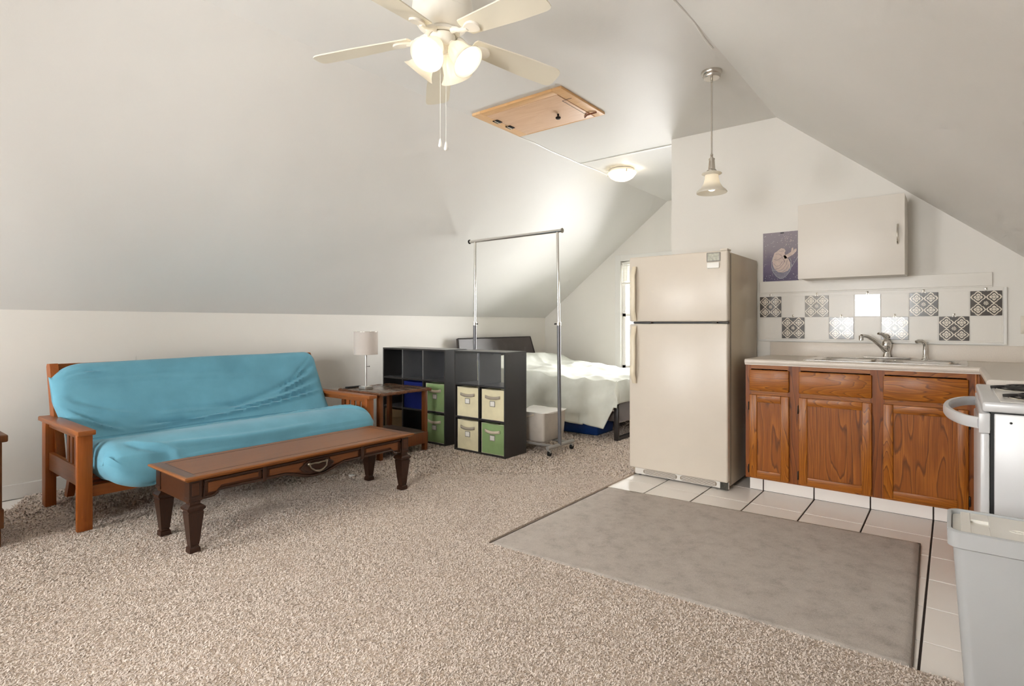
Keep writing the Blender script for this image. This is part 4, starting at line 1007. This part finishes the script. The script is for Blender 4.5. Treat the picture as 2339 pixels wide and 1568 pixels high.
# ================================================================== CUBE SHELVES
def cube_shelf(name, label, x0, x1, y0, y1, cols, z1, backs):
    t = thing(name, label, 'shelf', ((x0+x1)/2, (y0+y1)/2, CZ)); p = .0155; zs = []
    z0 = CZ-.002; H = (z1-z0-p)/3; Wd = (x1-x0-p)/cols
    obj('side_panel', box(x0, x0+p, y0, y1, z0, z1, bev=.001, seg=1), 'black', t); obj('side_panel', box(x1-p, x1, y0, y1, z0, z1, bev=.001, seg=1), 'black', t)
    for k in range(4):
        z = z0+H*k; obj({0: 'bottom_panel', 3: 'top_panel'}.get(k, 'shelf_board'), box(x0+p+.0003, x1-p-.0003, y0+.0005, y1, z, z+p), 'black' if k in (0,) else 'blacklit', t)
        obj('front_edge', box(x0+p+.0003, x1-p-.0003, y0-.0003, y0+.001, z, z+p), 'black', t)
    for c in range(1, cols):
        x = x0+Wd*c
        for k in range(3): obj('divider', box(x, x+p, y0+.0008, y1, z0+H*k+p+.0003, z0+H*(k+1)-.0003), 'blacklit' if k == 2 else 'black', t)
    for c in range(cols):
        a = x0+Wd*c+p+.0005
        for k in range(3):
            if k == 2 and not backs: continue
            c1 = a+Wd-p-.001
            obj('back_panel', box(a, c1, y1-.005, y1-.001, z0+H*k+p, z0+H*(k+1)), 'blacklit', t)
    for (u, v) in ((y0+.05, z1-.03), (y1-.05, z1-.03), (y0+.05, CZ+H*2), (y1-.05, CZ+H*2+.01), (y0+.05, CZ+H)):
        obj('screw_cap', B().lathe([(.004, 0), (.003, .001), (.0005, .0012)], T(x1, u, v) @ Matrix.Rotation(PI/2, 4, 'Y'), 10), 'rubber', t)
    return t, H, Wd, p
S1 = (-4.673, -3.757, 3.741, 4.040); S2 = (-3.604, -3.000, 3.706, 4.008)
cube_shelf('cube_shelf', 'wide black cube shelf, three columns, behind the end table', *S1, 3, .923, True)
_, H_, W_, p_ = cube_shelf('cube_shelf', 'narrow black cube shelf, two columns, beside the clothes rack', *S2, 2, .923, False)
def fabric_bin(x0, x1, y0, zb, col, label, handle=True, tilt=0.0, hgt=.266):
    t = thing('storage_bin', label, 'storage bin', ((x0+x1)/2, y0+.13, zb+.001), 'fabric bins in the cube shelves')
    z1 = zb+hgt; d = .26
    def f(i, j):
        u, v = i/11, j/9; bul = .006*math.sin(PI*u)*math.sin(PI*v)+.0035*mnoise.noise(Vector((u*3+x0*9, v*3, zb*7)))
        return (lerp(x0, x1, u), y0-bul+tilt*(1-v)*.0, lerp(zb+.001, z1-.004*math.sin(PI*u), v))
    b = B(); b.grid(f, 12, 10); b.box(x0, x1, y0+.002, y0+.006, zb+.001, z1-.006); b.box(x0, x0+.004, y0+.002, y0+d, zb+.001, z1); b.box(x1-.004, x1, y0+.002, y0+d, zb+.001, z1); b.box(x0, x1, y0+d-.004, y0+d, zb+.001, z1); b.box(x0, x1, y0+.002, y0+d, zb+.001, zb+.006)
    bo = obj('body', b, 'bin_'+col, t, 50)
    if handle:
        obj('piping', tube([(x0+.001, y0-.001, zb+.003), (x1-.001, y0-.001, zb+.003), (x1-.001, y0-.001, z1), (x0+.001, y0-.001, z1)], .0032, 6, closed=True), 'piping', t)
        xm = (x0+x1)/2; hw = (x1-x0)*.33; hz = z1-.062
        def g(i, j):
            u = i/14; v = (j-.5)*.026; o = .012*math.sin(PI*u); return (xm-hw+2*hw*u, y0-.008-o, hz+v-.010*math.sin(PI*u))
        b = B(); b.grid(g, 15, 2); h = obj('handle', b, 'webbing2' if col == 'green' else 'webbing', t)
        m = h.modifiers.new('thick', 'SOLIDIFY'); m.thickness = .003
        for sg in (-1, 1): obj('rivet', B().lathe([(.005, 0), (.004, .003), (.001, .004)], T(xm+sg*(hw-.01), y0-.0105, hz) @ Matrix.Rotation(PI/2, 4, 'X'), 10), 'cardrim', h)
        ch = obj('label_holder', box(xm-.030, xm+.030, y0-.0105, y0-.007, hz-.085, hz-.035, bev=.001, seg=1), 'cardrim', t)
        obj('card', box(xm-.023, xm+.023, y0-.0112, y0-.0104, hz-.079, hz-.041), 'card', ch)
    else:
        obj('fold', tube([(x0+.02, y0-.006, z1-.07), ((x0+x1)/2, y0-.012, z1-.085), (x1-.02, y0-.006, z1-.07)], .004, 6), 'bin_'+col, t)
    return t
def cell(S, cols, c, r):   # r = 0 bottom
    x0, x1, y0, y1 = S; p = .0155; H = (.923-(CZ-.002)-p)/3; Wd = (x1-x0-p)/cols
    return x0+Wd*c+p+.004, x0+Wd*(c+1)-.004, y0+.012, CZ-.002+H*r+p
def put(S, cols, c, r, col, label, pad=0, **k):
    a, b_, y, z = cell(S, cols, c, r); fabric_bin(a+pad, b_, y, z, col, label, **k)
put(S1, 3, 2, 1, 'green', 'green fabric bin in the wide shelf, upper of its two', .025)
put(S1, 3, 2, 0, 'green', 'green fabric bin in the wide shelf, lower of its two', .012)
put(S1, 3, 1, 1, 'navy', 'navy blue fabric bin seen behind the end table', handle=False)
put(S1, 3, 0, 0, 'tan', 'brown fabric bin low behind the end table', handle=False)
put(S2, 2, 0, 1, 'cream', 'cream fabric bin in the narrow shelf, left of the middle row', .012)
put(S2, 2, 1, 1, 'cream', 'cream fabric bin in the narrow shelf, right of the middle row', .016)
put(S2, 2, 0, 0, 'cream', 'cream fabric bin in the bottom row of the narrow shelf', .016)
put(S2, 2, 1, 0, 'green', 'green fabric bin in the bottom row of the narrow shelf', .014)

# ================================================================== CLOTHES RACK + HAMPER
rk = thing('clothes_rack', 'tall chrome rolling clothes rack behind the narrow cube shelf', 'clothes rack', (-3.26, 4.175, CZ))
ry = 4.172; rx0, rx1 = -3.775, -2.752; zb = .088
for x in (rx0, rx1):
    s = 1 if x == rx1 else -1; lean = -.018*s
    yb0 = 3.985 if s > 0 else 4.065
    obj('base_bar', tube([(x-.004, yb0, zb), (x-.004, 4.40, zb)], .0175, 14), 'silvertube', rk)
    obj('lower_upright', tube([(x, ry, zb), (x+lean*.45, ry-.004, 1.168)], .0165, 16), 'greytube', rk)
    up_ = obj('upper_upright', tube([(x+lean*.45, ry-.004, 1.15), (x+lean, ry-.010, 1.992)], .0125, 16), 'chrome', rk)
    obj('collar', tube([(x+lean*.45, ry-.004, 1.155), (x+lean*.45, ry-.004, 1.185)], .0195, 16), 'chrome', up_)
    obj('tension_knob', tube([(x+lean*.45-s*.018, ry-.006, 1.17), (x+lean*.45-s*.040, ry-.010, 1.168)], [.004, .008], 10), 'iron', up_)
    for y in (yb0+.035, 4.38):
        ca = obj('caster', tube([(x-.028*s*0-.018, y, .038), (x+.004, y, .038)], .0225, 18), 'rubber', rk)
        obj('caster_fork', B().box(x-.022, x+.008, y-.012, y+.016, .040, .066, bev=.005).tube([(x-.007, y, .06), (x-.007, y, zb)], .005, 8), 'silvertube', ca)
obj('hanging_bar', tube([(-3.83, ry-.010, 1.998), (-2.722, ry-.010, 1.998)], .0155, 18), 'chrome', rk)
for x, mt in ((-3.832, 'iron'), (-2.720, 'nickel')): obj('bar_cap', tube([(x-.004, ry-.010, 1.998), (x+.004, ry-.010, 1.998)], .022, 18), mt, rk)
for y in (4.085, 4.335): obj('cross_bar', tube([(rx0, y, zb), (rx1, y, zb)], .0125, 12), 'silvertube', rk)
hm = thing('laundry_hamper', 'grey linen laundry hamper resting on the rack base', 'hamper', (-3.04, 4.28, .102))
hx0_, hx1_, hy0_, hy1_ = -3.245, -2.868, 4.09, 4.455; hz0_, hz1_ = .1015, .360
def hq(z, o): return rr(hx0_+o, hx1_-o, hy0_+o, hy1_-o, .025, z, 5)
obj('body', loft([hq(hz0_, .02), hq(hz0_+.01, .012), hq(.22, .004), hq(hz1_, .0), hq(hz1_, .006), hq(.13, .014)], True, True), 'hamper', hm)
b = B()
def lidf(i, j):
    u, v = i/14, j/14; x, y = lerp(hx0_-.004, hx1_+.004, u), lerp(hy0_-.004, hy1_+.004, v)
    return (x, y, hz1_+.004+.012*(abs(u-.5)*2)**2*0+.014*(1-math.sin(PI*v))-.010+.006*mnoise.noise(Vector((u*3, v*3, 1))))
b.grid(lidf, 15, 15); ld = obj('lid', b, 'white', hm, 60); mm = ld.modifiers.new('t', 'SOLIDIFY'); mm.thickness = .004
b = B(); b.grid(lambda i, j: (lerp(hx0_+.03, hx1_-.11, i/12), hy0_-.003-.004*math.sin(PI*i/12), .345-.030*math.sin(PI*i/12)+(j-.5)*.012), 13, 2)
hh = obj('handle_loop', b, 'webbing2', hm); mm = hh.modifiers.new('t', 'SOLIDIFY'); mm.thickness = .003

# ================================================================== BED
bdg = thing('bed', 'dark steel framed bed with low headboard in the bedroom end', 'bed', (-3.7, 5.73, CZ))
by0_, by1_, bxh, bxf = 4.960, 6.48, -4.72, -2.587
b = B(); b.prism([(-4.70, .25), (-4.67, .25), (-4.80, .985), (-4.83, .985)], lambda x, z: (x, 5.00+(.985-z)*-.06+.0, z), lambda x, z: (x, 6.50+(.985-z)*.22, z)); b.bev(.003)
hb = obj('headboard', b, 'headb', bdg)
b = B(); b.tube([(-4.80, 5.00, .985), (-4.80, 6.50, .985)], .009, 8); b.tube([(-4.80, 5.00, .985), (-4.665, 4.96, .26)], .009, 8); b.tube([(-4.80, 6.50, .985), (-4.665, 6.66, .26)], .009, 8); obj('headboard_edge', b, 'blackmetal', hb)
obj('side_rail', box(bxh, bxf-.03, by0_+.01, by0_+.035, .20, .30, bev=.003), 'headb', bdg)
obj('side_rail', box(bxh, bxf-.03, by1_-.035, by1_-.01, .20, .30, bev=.003), 'headb', bdg)
obj('foot_panel', box(bxf-.03, bxf-.008, by0_+.035, by1_-.035, .185, .392, bev=.002), 'footp', bdg)
for y0 in (by0_, by1_-.04):
    pass
lf = obj('foot_leg_frame', B().box(bxf-.045, bxf, by0_, by0_+.03, CZ-.003, .392, bev=.002).box(bxf-.045, bxf, by1_-.03, by1_, CZ-.003, .392, bev=.002).box(bxf-.045, bxf, by0_+.03, by1_-.03, CZ-.003, .045, bev=.002), 'blackmetal', bdg)
obj('head_leg', box(-4.70, -4.66, by0_+.01, by0_+.05, CZ-.003, .28), 'blackmetal', bdg); obj('head_leg', box(-4.70, -4.66, by1_-.05, by1_-.01, CZ-.003, .28), 'blackmetal', bdg)
obj('mattress', box(-4.65, bxf-.045, by0_+.04, by1_-.04, .30, .57, bev=.04, seg=4), 'sheet', bdg)
# duvet
def dtop(x, y):
    h = .600
    h += .175*math.exp(-((x+4.35)/.33)**2)*(.62+.38*math.cos((y-5.75)*1.6))      # pillows under the cover
    h += .05*math.exp(-((x+3.72)/.28)**2)
    h += .020*mnoise.noise(Vector((x*2.5, y*2.2, 0)))+.018*mnoise.noise(Vector((x*6, y*5, 3)))+.016*(1-abs(mnoise.noise(Vector((x*4+y, y*3, 8))))*2.5)
    return h
xe, ye = bxf-.03, by0_-.002
def sidelen(x):      # hem height of the near side
    if x < -2.95: return .155+.012*math.sin(x*9)
    if x < -2.74: return lerp(.16, .118, (x+2.95)/.21)
    return lerp(.118, .40, min(1, (x+2.74)/.15))
nu, nv = 130, 120
def dv(i, j):
    u = i/(nu-1); v = j/(nv-1)
    p = lerp(-4.60, xe+.24, u); a = max(0.0, p-xe); x = min(p, xe)
    q_ = lerp(1.66, -.52, v)          # far edge .. below the near edge
    y = by0_+max(q_, 0)-.0; s = max(0.0, -q_)
    z = dtop(x, max(y, ye))
    # round the shoulders
    zz = z; xo = x; yo = y
    if s > 0:
        hem = sidelen(min(x, xe-.0)); L_ = z-hem; t = s/.52; zz = z-L_*(t**1.15) if True else 0
        fold = .024*math.sin(x*11+1.5*math.sin(x*5)+t*1.6)*t+.012*math.sin(x*27+t)*t*t+.020*mnoise.noise(Vector((x*4+t*2, t*3, 5)))
        yo = ye-.035*math.sin(min(1, t*1.4)*PI/2)+fold*.8-.018*t
    else:
        r_ = min(1, (y-by0_)/.10); zz = z-.028*(1-r_)**2
    if a > 0:
        d = a/.24; zz = zz-(max(0, zz-.385))*d**1.1; xo = xe+.045*math.sin(min(1, d*1.5)*PI/2)+.006*math.sin(y*17)
    else:
        r_ = min(1, (xe-x)/.10); zz -= .025*(1-r_)**2
    far = max(0, (y-by1_)/.14)
    if far > 0: zz -= .32*min(1, far)**1.2; yo = by1_+.02*min(1, far)
    return (xo, yo, zz)
b = B(); b.grid(dv, nu, nv)
du = tag(obj('duvet', b, 'duvet', smooth=75, at=(-3.6, 5.7, .6)), 'rumpled pale green-white duvet hanging over the side of the bed', 'duvet')
mm = du.modifiers.new('t', 'SOLIDIFY'); mm.thickness = .010; mm.offset = -1
tb = thing('storage_tub', 'flat blue plastic storage tub pushed under the bed', 'storage box', (-3.2, 5.3, CZ))
def tq(z, o): return rr(-3.42+o, -2.865-o, 5.045+o, 5.42-o, .03, z, 5)
obj('tub_body', loft([tq(CZ, .018), tq(CZ+.008, .010), tq(.14, .0), tq(.14, .004), tq(.03, .016)]), 'tub', tb)
obj('tub_lid', loft([tq(.137, -.006), tq(.149, -.006), tq(.153, .0)]), 'tub', tb)

# ================================================================== DRESSER at the left edge
ds = thing('dresser', 'brown wooden dresser cut off by the left edge', 'dresser', (-4.1, .1, CZ))
dy0, dy1 = -.55, .640
obj('top', box(-4.34, -3.832, dy0, dy1+.012, .556, .594, bev=.008, seg=3), 'dress', ds)
obj('body', box(-4.33, -3.862, dy0+.01, dy1-.008, .11, .556, bev=.002), 'dress', ds)
for k in range(3):
    d = obj('drawer', box(-3.862, -3.852, dy0+.03, dy1-.03, .212+.112*k, .316+.112*k, bev=.003), 'dress', ds)
    obj('pull', tube([(-3.852, -.1, .265+.112*k), (-3.835, -.08, .265+.112*k), (-3.835, .16, .265+.112*k), (-3.852, .18, .265+.112*k)], .005, 8), 'brass', d)
obj('plinth', box(-4.335, -3.852, dy0+.004, dy1-.002, .108, .208, bev=.004), 'dress', ds)
for y in (dy0+.03, dy1-.07):
    obj('leg', box(-3.925, -3.862, y, y+.058, CZ-.003, .108, bev=.003), 'dress', ds); obj('leg', box(-4.32, -4.26, y, y+.058, CZ-.003, .108, bev=.003), 'dress', ds)
